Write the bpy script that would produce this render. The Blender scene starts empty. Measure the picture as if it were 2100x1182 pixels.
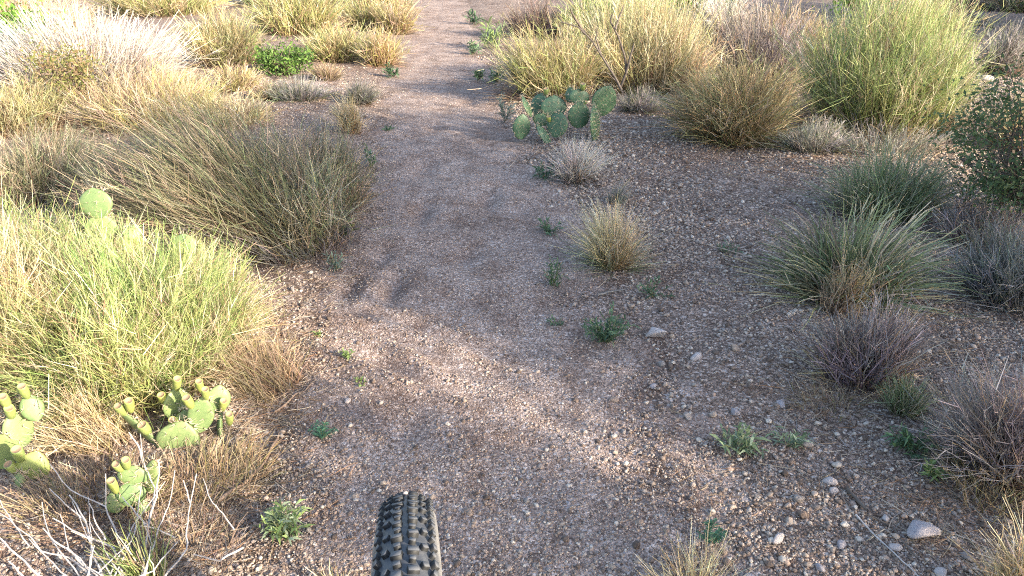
import bpy, math
import numpy as np
from mathutils import Vector, Matrix

SC = bpy.context.scene
COL = SC.collection
R = math.radians

# ------------------------------------------------------------------ camera, sky, sun, exposure
CAM_H, PITCH, FPX = 1.27, R(26.0), 1528.0
cam_d = bpy.data.cameras.new('camera')
cam_d.sensor_width = 36.0
cam_d.lens = 36.0 * FPX / 2100.0
cam_d.clip_start, cam_d.clip_end = 0.02, 2000.0
cam = bpy.data.objects.new('camera', cam_d)
COL.objects.link(cam)
cam.location = (0, 0, CAM_H)
cam.rotation_euler = (R(90) - PITCH, 0, 0)
SC.camera = cam

SUN_AZ, SUN_EL = R(123.0), R(21.0)          # azimuth clockwise from +Y
world = bpy.data.worlds.new('World'); SC.world = world; world.use_nodes = True
wn = world.node_tree.nodes; wl = world.node_tree.links
bg = wn['Background']; bg.inputs['Strength'].default_value = 0.15
sky = wn.new('ShaderNodeTexSky'); sky.sky_type = 'NISHITA'; sky.sun_disc = False
sky.sun_elevation = SUN_EL; sky.sun_rotation = SUN_AZ
sky.air_density, sky.dust_density, sky.ozone_density = 1.0, 1.6, 0.8
wl.new(sky.outputs['Color'], bg.inputs['Color'])
sun_d = bpy.data.lights.new('sun', 'SUN'); sun_d.energy = 4.6; sun_d.angle = R(0.53)
sun_d.color = (1.0, 0.88, 0.70)
sun = bpy.data.objects.new('sun', sun_d); COL.objects.link(sun)
SUNV = Vector((math.sin(SUN_AZ) * math.cos(SUN_EL), math.cos(SUN_AZ) * math.cos(SUN_EL), math.sin(SUN_EL)))
sun.rotation_euler = SUNV.to_track_quat('Z', 'Y').to_euler()
sun.location = SUNV * 30
vs = SC.view_settings
vs.view_transform = 'Standard'; vs.look = 'None'; vs.gamma = 1.0; vs.use_curve_mapping = False
vs.exposure = 1.72
SC.render.engine = 'CYCLES'
SC.cycles.max_bounces = 6; SC.cycles.diffuse_bounces = 3; SC.cycles.transmission_bounces = 4
SC.cycles.transparent_max_bounces = 4
SC.cycles.use_denoising = False; SC.cycles.filter_width = 1.1
SC.cycles.adaptive_threshold = 0.006; SC.cycles.sample_clamp_indirect = 4.0

# ------------------------------------------------------------------ noise, terrain height
def hash2(ix, iy, seed):
    h = (ix.astype(np.int64) * 374761393 + iy.astype(np.int64) * 668265263 + seed * 974634777) & 0xFFFFFFFF
    h = ((h ^ (h >> 13)) * 1274126177) & 0xFFFFFFFF
    h = h ^ (h >> 16)
    return (h & 0xFFFFFF) / float(0xFFFFFF)
def vnoise(x, y, seed=0):
    x = np.asarray(x, float); y = np.asarray(y, float)
    ix = np.floor(x); iy = np.floor(y); fx = x - ix; fy = y - iy
    fx = fx * fx * (3 - 2 * fx); fy = fy * fy * (3 - 2 * fy)
    a = hash2(ix, iy, seed); b = hash2(ix + 1, iy, seed); c = hash2(ix, iy + 1, seed); d = hash2(ix + 1, iy + 1, seed)
    return (a * (1 - fx) + b * fx) * (1 - fy) + (c * (1 - fx) + d * fx) * fy - 0.5

def trail_x(y):
    return 0.02 - 0.093 * np.asarray(y, float) + 0.05 * np.sin(np.asarray(y, float) * 0.55)
def trail_half(y):
    y = np.asarray(y, float)
    return 0.47 + 0.10 * np.exp(-((y - 2.2) / 1.2) ** 2)
DIPS = [(-0.64, 2.66, .045, .12, .034), (-0.47, 2.66, .042, .13, .036), (-0.45, 3.5, .05, .16, .034), (-0.12, 3.7, .05, .16, .026), (-.56, 2.95, .04, .1, .024), (-0.52, 4.2, .07, .16, .024), (-0.2, 2.95, .06, .13, .02),
        (-0.75, 1.95, .05, .1, .022), (-0.3, 1.75, .06, .1, .018), (-0.68, 1.75, .05, .12, .02), (-0.4, 1.5, .06, .1, .016), (.12, 1.9, .07, .12, .014), (-.55, 5.2, .07, .18, .024), (-.35, 6.1, .08, .2, .024),
        (-0.62, 2.0, .12, .09, .02), (0.05, 2.5, .2, .3, .008), (-0.55, 1.62, .1, .12, .014)]
def height(x, y):
    x = np.asarray(x, float); y = np.asarray(y, float)
    u = np.abs(x - trail_x(y)) / trail_half(y)
    side = 1 / (1 + np.exp(-(u - 1.25) * 5))
    near = np.exp(-((y - 1.0) / 1.6) ** 2) * (x > 0)
    z = 0.035 * side * (1 - 0.6 * near) - 0.02
    z = z + 0.05 * vnoise(x * .7, y * .7, 3) * side + 0.022 * vnoise(x * 2.3, y * 2.3, 4) * (0.35 + side)
    z = z + 0.012 * vnoise(x * 6, y * 6, 5) + 0.006 * vnoise(x * 14, y * 14, 6)
    for (cx, cy, sx, sy, d) in DIPS:
        z = z - d * np.exp(-((x - cx) / sx) ** 2 - ((y - cy) / sy) ** 2)
    # churned ripples at the left edge of the near trail
    rp = np.exp(-((x + .42) / .28) ** 2 - ((y - 2.05) / .35) ** 2)
    z = z + rp * 0.02 * np.sin((x * .55 + y * .85) * 52 + 3 * vnoise(x * 5, y * 5, 8))
    far = np.clip((np.hypot(x, y) - 25) / 120, 0, 1)
    return z + far * 2.0 * vnoise(x * .02, y * .02, 9)
def H1(x, y): return float(height(x, y))

def ray(px, py):
    xr = (px - 1050.0) / FPX; yr = -(py - 591.0) / FPX
    return Vector((xr, math.cos(PITCH) + yr * math.sin(PITCH), -math.sin(PITCH) + yr * math.cos(PITCH)))
def ground_at(px, py):
    d = ray(px, py); z = 0.0
    for _ in range(6):
        t = (z - CAM_H) / d.z
        z = H1(d.x * t, d.y * t)
    return Vector((d.x * t, d.y * t, z))
def at(px, py, Y):
    d = ray(px, py); t = Y / d.y
    return Vector((d.x * t, Y, CAM_H + d.z * t))
def depth(p): return p.y * math.cos(PITCH) + (CAM_H - p.z) * math.sin(PITCH)

# ------------------------------------------------------------------ materials
def mat(name):
    m = bpy.data.materials.new(name); m.use_nodes = True
    nt = m.node_tree; b = nt.nodes['Principled BSDF']
    return m, nt, b
def N(nt, t, **kw):
    n = nt.nodes.new(t)
    for k, v in kw.items(): setattr(n, k, v)
    return n
def mixcol(nt, fac, a, b, mode='MIX'):
    n = N(nt, 'ShaderNodeMix', data_type='RGBA', blend_type=mode)
    for s, v in ((n.inputs[0], fac), (n.inputs[6], a), (n.inputs[7], b)):
        if hasattr(v, 'is_output'): nt.links.new(v, s)
        elif isinstance(v, (int, float)): s.default_value = v
        else: s.default_value = (*v, 1)
    return n.outputs[2]
def ramp(nt, fac, stops, interp='LINEAR'):
    n = N(nt, 'ShaderNodeValToRGB'); n.color_ramp.interpolation = interp
    e = n.color_ramp.elements
    while len(e) < len(stops): e.new(0.5)
    for el, (p, c) in zip(e, stops): el.position = p; el.color = (*c, 1)
    nt.links.new(fac, n.inputs[0]); return n.outputs[0]
def noise(nt, vec, scale, detail=4, rough=.55):
    n = N(nt, 'ShaderNodeTexNoise'); n.inputs['Scale'].default_value = scale
    n.inputs['Detail'].default_value = detail; n.inputs['Roughness'].default_value = rough
    nt.links.new(vec, n.inputs['Vector']); return n.outputs['Fac']

def blade_material():
    m, nt, b = mat('plant_blade')
    a = N(nt, 'ShaderNodeAttribute', attribute_name='Col')
    nt.links.new(a.outputs['Color'], b.inputs['Base Color'])
    b.inputs['Roughness'].default_value = .6; b.inputs['Specular IOR Level'].default_value = .35
    tr = N(nt, 'ShaderNodeBsdfTranslucent'); nt.links.new(a.outputs['Color'], tr.inputs['Color'])
    mx = N(nt, 'ShaderNodeMixShader'); mx.inputs[0].default_value = .28
    out = nt.nodes['Material Output']
    nt.links.new(b.outputs[0], mx.inputs[1]); nt.links.new(tr.outputs[0], mx.inputs[2]); nt.links.new(mx.outputs[0], out.inputs[0])
    return m
def wood_material(name, c1, c2, rough=.85):
    m, nt, b = mat(name)
    tc = N(nt, 'ShaderNodeTexCoord')
    f = noise(nt, tc.outputs['Object'], 60, 5, .65)
    nt.links.new(ramp(nt, f, [(.3, c1), (.7, c2)]), b.inputs['Base Color'])
    b.inputs['Roughness'].default_value = rough; b.inputs['Specular IOR Level'].default_value = .2
    bp = N(nt, 'ShaderNodeBump'); bp.inputs['Strength'].default_value = .5; bp.inputs['Distance'].default_value = .002
    nt.links.new(f, bp.inputs['Height']); nt.links.new(bp.outputs[0], b.inputs['Normal'])
    return m
def soil_material(name, trail):
    m, nt, b = mat(name)
    geo = N(nt, 'ShaderNodeNewGeometry'); P = geo.outputs['Position']
    v1 = N(nt, 'ShaderNodeTexVoronoi'); v1.inputs['Scale'].default_value = 150 if trail else 125
    v2 = N(nt, 'ShaderNodeTexVoronoi'); v2.inputs['Scale'].default_value = 330
    warp = N(nt, 'ShaderNodeTexNoise'); warp.inputs['Scale'].default_value = 60
    nt.links.new(P, warp.inputs['Vector'])
    add = N(nt, 'ShaderNodeVectorMath', operation='MULTIPLY_ADD')
    nt.links.new(warp.outputs['Color'], add.inputs[0]); add.inputs[1].default_value = (.008,) * 3; nt.links.new(P, add.inputs[2])
    for v in (v1, v2): nt.links.new(add.outputs[0], v.inputs['Vector'])
    sep = N(nt, 'ShaderNodeSeparateColor'); nt.links.new(v1.outputs['Color'], sep.inputs[0])
    grit = ramp(nt, sep.outputs[0], [(0, (0.116, 0.088, 0.073)), (.3, (0.243, 0.187, 0.157)), (.55, (0.343, 0.273, 0.231)), (.78, (0.475, 0.390, 0.331)), (.9, (0.370, 0.336, 0.318)), (1, (0.645, 0.561, 0.495))], 'LINEAR')
    sep2 = N(nt, 'ShaderNodeSeparateColor'); nt.links.new(v2.outputs['Color'], sep2.inputs[0])
    fine = ramp(nt, sep2.outputs[1], [(0, (0.073, 0.055, 0.045)), (.6, (0.160, 0.122, 0.100)), (1, (0.355, 0.287, 0.241))] if not trail else [(0, (0.118, 0.092, 0.078)), (.6, (0.251, 0.199, 0.168)), (1, (0.447, 0.370, 0.319))])
    big = noise(nt, P, 1.7, 6, .6)
    sel = N(nt, 'ShaderNodeMath', operation='LESS_THAN'); nt.links.new(sep.outputs[1], sel.inputs[0])
    sel.inputs[1].default_value = .55 if trail else .42
    col = mixcol(nt, sel.outputs[0], fine, grit)
    if trail: col = mixcol(nt, 1.0, col, (1.05, 1.05, 1.07), 'MULTIPLY')
    tint = ramp(nt, big, [(.3, (.82, .74, .71)), (.5, (1.1, 1.05, 1.045)), (.7, (1.24, 1.18, 1.15))])
    col = mixcol(nt, 1.0, col, tint, 'MULTIPLY')
    blot = noise(nt, P, 7.0, 5, .65)
    col = mixcol(nt, 1.0, col, ramp(nt, blot, [(.35, (.72, .66, .62)), (.55, (1, 1, 1)), (.75, (1.12, 1.1, 1.08))]), 'MULTIPLY')
    nt.links.new(col, b.inputs['Base Color'])
    b.inputs['Roughness'].default_value = .95; b.inputs['Specular IOR Level'].default_value = .15
    # relief: cells dome up
    inv = N(nt, 'ShaderNodeMath', operation='SUBTRACT'); inv.inputs[0].default_value = 1.0
    nt.links.new(v1.outputs['Distance'], inv.inputs[1])
    mul = N(nt, 'ShaderNodeMath', operation='MULTIPLY'); nt.links.new(inv.outputs[0], mul.inputs[0]); nt.links.new(sel.outputs[0], mul.inputs[1])
    bp = N(nt, 'ShaderNodeBump'); bp.inputs['Strength'].default_value = .8; bp.inputs['Distance'].default_value = .004
    nt.links.new(mul.outputs[0], bp.inputs['Height'])
    bp2 = N(nt, 'ShaderNodeBump'); bp2.inputs['Strength'].default_value = .7; bp2.inputs['Distance'].default_value = .003
    nt.links.new(v2.outputs['Distance'], bp2.inputs['Height']); nt.links.new(bp.outputs[0], bp2.inputs['Normal'])
    nt.links.new(bp2.outputs[0], b.inputs['Normal'])
    return m
STONE_STOPS = [(0, (0.137, 0.101, 0.080)), (.2, (0.271, 0.198, 0.157)), (.4, (0.411, 0.311, 0.246)), (.55, (0.517, 0.409, 0.326)), (.68, (0.332, 0.300, 0.284)),
               (.8, (0.524, 0.378, 0.298)), (.9, (0.660, 0.560, 0.469)), (1, (0.728, 0.641, 0.559))]
def stone_material(name, stops=STONE_STOPS):
    m, nt, b = mat(name)
    oi = N(nt, 'ShaderNodeObjectInfo'); tc = N(nt, 'ShaderNodeTexCoord')
    c = ramp(nt, oi.outputs['Random'], stops)
    f = noise(nt, tc.outputs['Object'], 2.4, 6, .7)
    c = mixcol(nt, 1.0, c, ramp(nt, f, [(.3, (.55, .52, .5)), (.5, (1, 1, 1)), (.7, (1.2, 1.18, 1.15))]), 'MULTIPLY')
    nt.links.new(c, b.inputs['Base Color'])
    b.inputs['Roughness'].default_value = .85; b.inputs['Specular IOR Level'].default_value = .25
    bp = N(nt, 'ShaderNodeBump'); bp.inputs['Strength'].default_value = .5; bp.inputs['Distance'].default_value = .15
    nt.links.new(f, bp.inputs['Height']); nt.links.new(bp.outputs[0], b.inputs['Normal'])
    return m
def speckled_material(name, base, dark, pale, scale):
    m, nt, b = mat(name)
    tc = N(nt, 'ShaderNodeTexCoord')
    f = noise(nt, tc.outputs['Object'], scale, 6, .7); g = noise(nt, tc.outputs['Object'], scale * 6, 3, .7)
    c = ramp(nt, f, [(.35, dark), (.48, base), (.68, pale)])
    c = mixcol(nt, 1.0, c, ramp(nt, g, [(.35, (.6, .58, .58)), (.55, (1, 1, 1)), (.7, (1.25, 1.2, 1.2))]), 'MULTIPLY')
    nt.links.new(c, b.inputs['Base Color']); b.inputs['Roughness'].default_value = .85
    bp = N(nt, 'ShaderNodeBump'); bp.inputs['Strength'].default_value = .6; bp.inputs['Distance'].default_value = .01
    nt.links.new(f, bp.inputs['Height']); nt.links.new(bp.outputs[0], b.inputs['Normal'])
    return m
def pad_material(name, c1, c2):
    m, nt, b = mat(name)
    tc = N(nt, 'ShaderNodeTexCoord'); oi = N(nt, 'ShaderNodeObjectInfo')
    f = noise(nt, tc.outputs['Object'], 30, 7, .72)
    c = ramp(nt, f, [(.3, c1), (.7, c2)])
    t = ramp(nt, oi.outputs['Random'], [(0, (.75, .85, .85)), (.5, (1, 1, 1)), (1, (1.3, 1.15, .9))])
    c = mixcol(nt, 1.0, c, t, 'MULTIPLY')
    g = noise(nt, tc.outputs['Object'], 90, 3, .6)
    c = mixcol(nt, ramp(nt, g, [(.6, (0, 0, 0)), (.7, (.7, .7, .7))]), c, (.35, .27, .14))
    nt.links.new(c, b.inputs['Base Color'])
    b.inputs['Roughness'].default_value = .5; b.inputs['Specular IOR Level'].default_value = .4
    bp = N(nt, 'ShaderNodeBump'); bp.inputs['Strength'].default_value = .25; bp.inputs['Distance'].default_value = .004
    nt.links.new(f, bp.inputs['Height']); nt.links.new(bp.outputs[0], b.inputs['Normal'])
    return m
def plain(name, c, rough=.7, metal=0.0, spec=.4):
    m, nt, b = mat(name)
    tc = N(nt, 'ShaderNodeTexCoord'); f = noise(nt, tc.outputs['Object'], 40, 4, .6)
    nt.links.new(ramp(nt, f, [(.3, tuple(v * .75 for v in c)), (.7, tuple(min(1, v * 1.2) for v in c))]), b.inputs['Base Color'])
    b.inputs['Roughness'].default_value = rough; b.inputs['Metallic'].default_value = metal; b.inputs['Specular IOR Level'].default_value = spec
    return m
def rubber_material():
    m, nt, b = mat('dusty_rubber')
    tc = N(nt, 'ShaderNodeTexCoord'); O = tc.outputs['Object']
    f = noise(nt, O, 90, 6, .7); g = noise(nt, O, 18, 4, .6)
    mul = N(nt, 'ShaderNodeMath', operation='MULTIPLY'); nt.links.new(f, mul.inputs[0]); nt.links.new(g, mul.inputs[1])
    c = ramp(nt, mul.outputs[0], [(.12, (.04, .044, .054)), (.27, (.07, .074, .084)), (.42, (.17, .163, .16))])
    sp = N(nt, 'ShaderNodeSeparateXYZ'); nt.links.new(O, sp.inputs[0])
    ab = N(nt, 'ShaderNodeMath', operation='ABSOLUTE'); nt.links.new(sp.outputs[0], ab.inputs[0])
    mr = N(nt, 'ShaderNodeMapRange'); nt.links.new(ab.outputs[0], mr.inputs[0])
    mr.inputs[1].default_value = .0285; mr.inputs[2].default_value = .034
    k = N(nt, 'ShaderNodeMath', operation='MULTIPLY'); nt.links.new(mr.outputs[0], k.inputs[0]); nt.links.new(ramp(nt, g, [(.3, (.35, .35, .35)), (.6, (1, 1, 1))]), k.inputs[1])
    c = mixcol(nt, k.outputs[0], c, (.23, .222, .212))       # caked dust on the sidewalls
    nt.links.new(c, b.inputs['Base Color'])
    b.inputs['Roughness'].default_value = .62; b.inputs['Specular IOR Level'].default_value = .45
    bp = N(nt, 'ShaderNodeBump'); bp.inputs['Strength'].default_value = .25; bp.inputs['Distance'].default_value = .001
    nt.links.new(f, bp.inputs['Height']); nt.links.new(bp.outputs[0], b.inputs['Normal'])
    return m
M = {
    'blade': blade_material(),
    'soil': soil_material('granite_soil', False), 'trail': soil_material('trail_grit', True),
    'stone': stone_material('gravel_stone'),
    'granite': speckled_material('pink_granite', (.58, .50, .47), (.30, .27, .28), (.74, .67, .63), 14),
    'rock': speckled_material('grey_granite', (.42, .38, .40), (.17, .16, .19), (.66, .58, .55), 22),
    'twig': wood_material('bleached_twig', (.30, .265, .25), (.60, .55, .52)),
    'bark': wood_material('dark_bark', (.07, .055, .045), (.17, .14, .12)),
    'stick': wood_material('brown_stick', (.15, .10, .075), (.34, .25, .19)),
    'grey_wood': wood_material('grey_wood', (.13, .115, .105), (.3, .28, .26)),
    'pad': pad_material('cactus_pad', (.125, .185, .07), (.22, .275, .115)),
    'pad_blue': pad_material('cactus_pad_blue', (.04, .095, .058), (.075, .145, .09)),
    'fruit': pad_material('cactus_fruit', (.19, .25, .07), (.28, .32, .11)),
    'fruit_top': plain('dried_flower', (.34, .23, .15), .9, 0, .1),
    'spine': plain('spine', (.62, .52, .38), .6, 0, .3),
    'areole': plain('areole', (.09, .06, .035), .9, 0, .1),
    'rubber': rubber_material(),
    'rubber_black': plain('black_rubber', (.018, .019, .021), .6, 0, .4), 'rubber_top': plain('worn_rubber', (.10, .104, .115), .7, 0, .4),
    'alloy': plain('black_alloy', (.03, .03, .032), .35, .8),
    'steel': plain('steel_spoke', (.5, .5, .5), .3, 1.0),
    'fork': plain('fork_paint', (.03, .03, .035), .3, 0, .5),
}

# ------------------------------------------------------------------ mesh helpers
def mesh_np(name, V, F, col=None, smooth=False):
    """V (n,3), F list of arrays of quads/tris with fixed width."""
    V = np.ascontiguousarray(V, np.float32)
    me = bpy.data.meshes.new(name)
    Fs = F if isinstance(F, list) else [F]
    nl = sum(f.size for f in Fs); nf = sum(len(f) for f in Fs)
    me.vertices.add(len(V)); me.vertices.foreach_set('co', V.ravel())
    if nf == 0:
        me.update(); return me
    me.loops.add(nl); me.polygons.add(nf)
    me.loops.foreach_set('vertex_index', np.concatenate([f.ravel() for f in Fs]).astype(np.int32))
    sizes = np.concatenate([np.full(len(f), f.shape[1], np.int32) for f in Fs])
    starts = np.concatenate([[0], np.cumsum(sizes)[:-1]]).astype(np.int32)
    me.polygons.foreach_set('loop_start', starts)
    if smooth: me.polygons.foreach_set('use_smooth', np.ones(nf, bool))
    me.update(calc_edges=True)
    if col is not None:
        a = me.color_attributes.new('Col', 'FLOAT_COLOR', 'POINT')
        c = np.ones((len(V), 4), np.float32); c[:, :3] = col
        a.data.foreach_set('color', c.ravel())
    return me
def link(name, me, m=None, parent=None, loc=None):
    o = bpy.data.objects.new(name, me); COL.objects.link(o)
    if m is not None and me is not None and not me.materials: me.materials.append(m)
    if parent is not None: o.parent = parent
    if loc is not None: o.location = loc
    return o
def tag(o, label, cat, group=None):
    o['label'] = label; o['category'] = cat
    if group: o['group'] = group
    return o
def empty(name, loc):
    o = bpy.data.objects.new(name, None); COL.objects.link(o); o.location = loc; o.empty_display_size = .05
    return o

def ribbons(pts, wid, col, rng, side=None):
    """pts (n,k,3) centre lines, wid (n,k), col (n,k,3) -> V, F, C"""
    n, k, _ = pts.shape
    t = pts[:, -1] - pts[:, 0]; t /= np.linalg.norm(t, axis=1, keepdims=True) + 1e-9
    if side is None:
        r = rng.normal(size=(n, 3)); side = np.cross(t, r); 
    side /= np.linalg.norm(side, axis=1, keepdims=True) + 1e-9
    off = side[:, None, :] * wid[:, :, None] * .5
    V = np.stack([pts - off, pts + off], 2).reshape(-1, 3)
    C = np.repeat(col[:, :, None, :], 2, 2).reshape(-1, 3)
    b = (np.arange(n) * k * 2)[:, None] + (np.arange(k - 1) * 2)[None, :]
    F = np.stack([b, b + 1, b + 3, b + 2], -1).reshape(-1, 4)
    return V, F, C
def join(parts):
    Vs, Fs, Cs, o = [], [], [], 0
    for V, F, C in parts:
        Vs.append(V); Fs.append(F + o); Cs.append(C); o += len(V)
    return np.concatenate(Vs), np.concatenate(Fs), np.concatenate(Cs)
def tube(poly, rad, k=5):
    """poly list of Vector, rad list -> V, F (quads) with a pointed end"""
    P = np.array([tuple(p) for p in poly], float); n = len(P)
    T = np.gradient(P, axis=0); T /= np.linalg.norm(T, axis=1, keepdims=True) + 1e-9
    ref = np.array([0.0, 0, 1]) if abs(T[0, 2]) < .9 else np.array([1.0, 0, 0])
    A = np.cross(T, ref); A /= np.linalg.norm(A, axis=1, keepdims=True) + 1e-9
    B = np.cross(T, A)
    an = np.arange(k) / k * 2 * math.pi
    V = P[:, None] + (A[:, None] * np.cos(an)[None, :, None] + B[:, None] * np.sin(an)[None, :, None]) * np.array(rad)[:, None, None]
    V = V.reshape(-1, 3)
    i = np.arange(n - 1)[:, None] * k; j = np.arange(k)[None, :]; j2 = (j + 1) % k
    F = np.stack([i + j, i + j2, i + k + j2, i + k + j], -1).reshape(-1, 4)
    return V, F
def tubes(lines, k=5):
    Vs, Fs, o = [], [], 0
    for poly, rad in lines:
        V, F = tube(poly, rad, k); Vs.append(V); Fs.append(F + o); o += len(V)
    return np.concatenate(Vs), np.concatenate(Fs)
def ico(sub):
    import bmesh
    bm = bmesh.new(); bmesh.ops.create_icosphere(bm, subdivisions=sub, radius=1.0)
    bm.verts.ensure_lookup_table()
    V = np.array([v.co[:] for v in bm.verts]); F = np.array([[v.index for v in f.verts] for f in bm.faces]); bm.free()
    return V, F
def rock_mesh(name, sub, seed, flat=.6, rough=.3, cut=5, lo=.5):
    rng = np.random.default_rng(seed); V, F = ico(sub)
    V = V.copy()
    for _ in range(cut):           # planar facets knocked off a lump
        d = rng.normal(size=3); d /= np.linalg.norm(d); c = rng.uniform(lo, lo + .3)
        s = V @ d; over = np.clip(s - c, 0, None); V = V - over[:, None] * d[None, :]
    V = V * (1 + rough * (rng.random(len(V)) - .5)[:, None] * .35)
    V = V * np.array([1, rng.uniform(.65, .9), flat])
    return mesh_np(name, V, F)

# ------------------------------------------------------------------ the ground and the trail
def steps(lo, hi, fine, far, g=1.16):
    a = list(np.arange(lo, hi + 1e-6, fine)); s = fine
    while a[-1] < far: s *= g; a.append(a[-1] + s)
    s = fine; b = []
    x = lo
    while x > -far: s *= g; x -= s; b.append(x)
    return np.array(b[::-1] + a)
gx = steps(-2.2, 2.4, .028, 320); gy = steps(.9, 5.2, .028, 320)
X, Y = np.meshgrid(gx, gy)
Z = height(X, Y)
nx, ny = len(gx), len(gy)
idx = np.arange(nx * ny).reshape(ny, nx)
F = np.stack([idx[:-1, :-1], idx[:-1, 1:], idx[1:, 1:], idx[1:, :-1]], -1).reshape(-1, 4)
ground = link('ground', mesh_np('ground', np.stack([X, Y, Z], -1).reshape(-1, 3), F, smooth=True), M['soil'])
ground['kind'] = 'structure'
ty = np.concatenate([np.arange(.2, 5, .028), 5 + np.cumsum(.028 * 1.03 ** np.arange(120))]); ty = ty[ty < 60]
tu = np.linspace(-1.25, 1.25, 60)
U, TY = np.meshgrid(tu, ty)
TX = trail_x(TY) + U * trail_half(TY)
edge = np.abs(U) + .55 * vnoise(TX * 3.2, TY * 3.2, 21) + .3 * vnoise(TX * 11, TY * 11, 22)
TZ = height(TX, TY) + .007 * np.clip((1.0 - edge) * 4, -1.2, 1)
tr_n = len(tu)
idx = np.arange(TX.size).reshape(TX.shape)
F = np.stack([idx[:-1, :-1], idx[:-1, 1:], idx[1:, 1:], idx[1:, :-1]], -1).reshape(-1, 4)
trail = link('trail', mesh_np('trail', np.stack([TX, TY, TZ], -1).reshape(-1, 3), F, smooth=True), M['trail'])
trail['kind'] = 'structure'
def on_trail(x, y):
    return np.abs(x - trail_x(y)) < trail_half(y) * (1 + .3 * vnoise(x * 3, y * 3, 21))

# ------------------------------------------------------------------ gravel: countless, one object
def gravel():
    rng = np.random.default_rng(11)
    protos = bpy.data.collections.new('gravel_prototypes')
    for i in range(7):
        me = rock_mesh('pebble', 1, 100 + i, flat=rng.uniform(.5, .8), rough=.5, cut=6); me.materials.append(M['stone'])
        protos.objects.link(bpy.data.objects.new('pebble', me))
    n = 720000
    y = .55 + (rng.random(n) ** 1.45) * 7.9
    half = .85 * (y * .9 + .56)
    x = (rng.random(n) * 2 - 1) * half
    ont = on_trail(x, y) & (rng.random(n) < np.clip((y - 1.3) / 1.6, .12, 1))      # the near trail is strewn with the coarser gravel too
    clus = vnoise(x * 1.6, y * 1.6, 31) + .6 * vnoise(x * 5, y * 5, 32) + .45
    keep = rng.random(n) < np.where(ont, .5, .85) * np.clip(.35 + clus, .12, 1) * np.clip(1.15 - (y - 1) / 9, .2, 1) * .8
    x, y, ont = x[keep], y[keep], ont[keep]; n = len(x)
    r = np.exp(rng.normal(math.log(.0038), .4, n))
    right = (x > trail_x(y) + .25)
    r = np.where(ont, np.clip(r * .78, .002, .0065), np.clip(r * np.where(right, np.clip(.95 + (y - 1.6) * .3, .95, 1.65), 1.0) * np.where(rng.random(n) < .09, 1.6, 1), .002, .016))
    r = r * np.clip(.9 + (y - 1.5) * .05, .9, 1.2)
    r = np.where(on_trail(x, y) & ~ont, r * .85, r)
    z = height(x, y) + np.where(on_trail(x, y), .006, 0) + r * .18
    me = mesh_np('gravel', np.stack([x, y, z], -1), np.zeros((0, 3), int))
    s = me.attributes.new('scl', 'FLOAT_VECTOR', 'POINT'); s.data.foreach_set('vector', np.repeat(r[:, None], 3, 1).astype(np.float32).ravel())
    q = me.attributes.new('rot', 'FLOAT_VECTOR', 'POINT')
    e = np.stack([rng.normal(0, .35, n), rng.normal(0, .35, n), rng.random(n) * 6.283], -1).astype(np.float32); q.data.foreach_set('vector', e.ravel())
    k = me.attributes.new('pick', 'INT', 'POINT'); k.data.foreach_set('value', rng.integers(0, 7, n).astype(np.int32))
    o = link('gravel', me); o['kind'] = 'stuff'; o['label'] = 'loose decomposed granite gravel spread over the ground'
    ng = bpy.data.node_groups.new('scatter_gravel', 'GeometryNodeTree')
    ng.interface.new_socket('Geometry', in_out='INPUT', socket_type='NodeSocketGeometry')
    ng.interface.new_socket('Geometry', in_out='OUTPUT', socket_type='NodeSocketGeometry')
    gi = ng.nodes.new('NodeGroupInput'); go = ng.nodes.new('NodeGroupOutput')
    ci = ng.nodes.new('GeometryNodeCollectionInfo'); ci.inputs['Collection'].default_value = protos
    ci.inputs['Separate Children'].default_value = True; ci.inputs['Reset Children'].default_value = True
    ip = ng.nodes.new('GeometryNodeInstanceOnPoints'); ip.inputs['Pick Instance'].default_value = True
    def attr(nm, ty):
        a = ng.nodes.new('GeometryNodeInputNamedAttribute'); a.data_type = ty; a.inputs['Name'].default_value = nm
        return [s for s in a.outputs if s.enabled and s.name == 'Attribute'][0]
    ng.links.new(gi.outputs[0], ip.inputs['Points']); ng.links.new(ci.outputs[0], ip.inputs['Instance'])
    ng.links.new(attr('pick', 'INT'), ip.inputs['Instance Index'])
    ng.links.new(attr('rot', 'FLOAT_VECTOR'), ip.inputs['Rotation']); ng.links.new(attr('scl', 'FLOAT_VECTOR'), ip.inputs['Scale'])
    ng.links.new(ip.outputs[0], go.inputs[0])
    md = o.modifiers.new('scatter', 'NODES'); md.node_group = ng
    print('gravel', n)
gravel()

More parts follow.
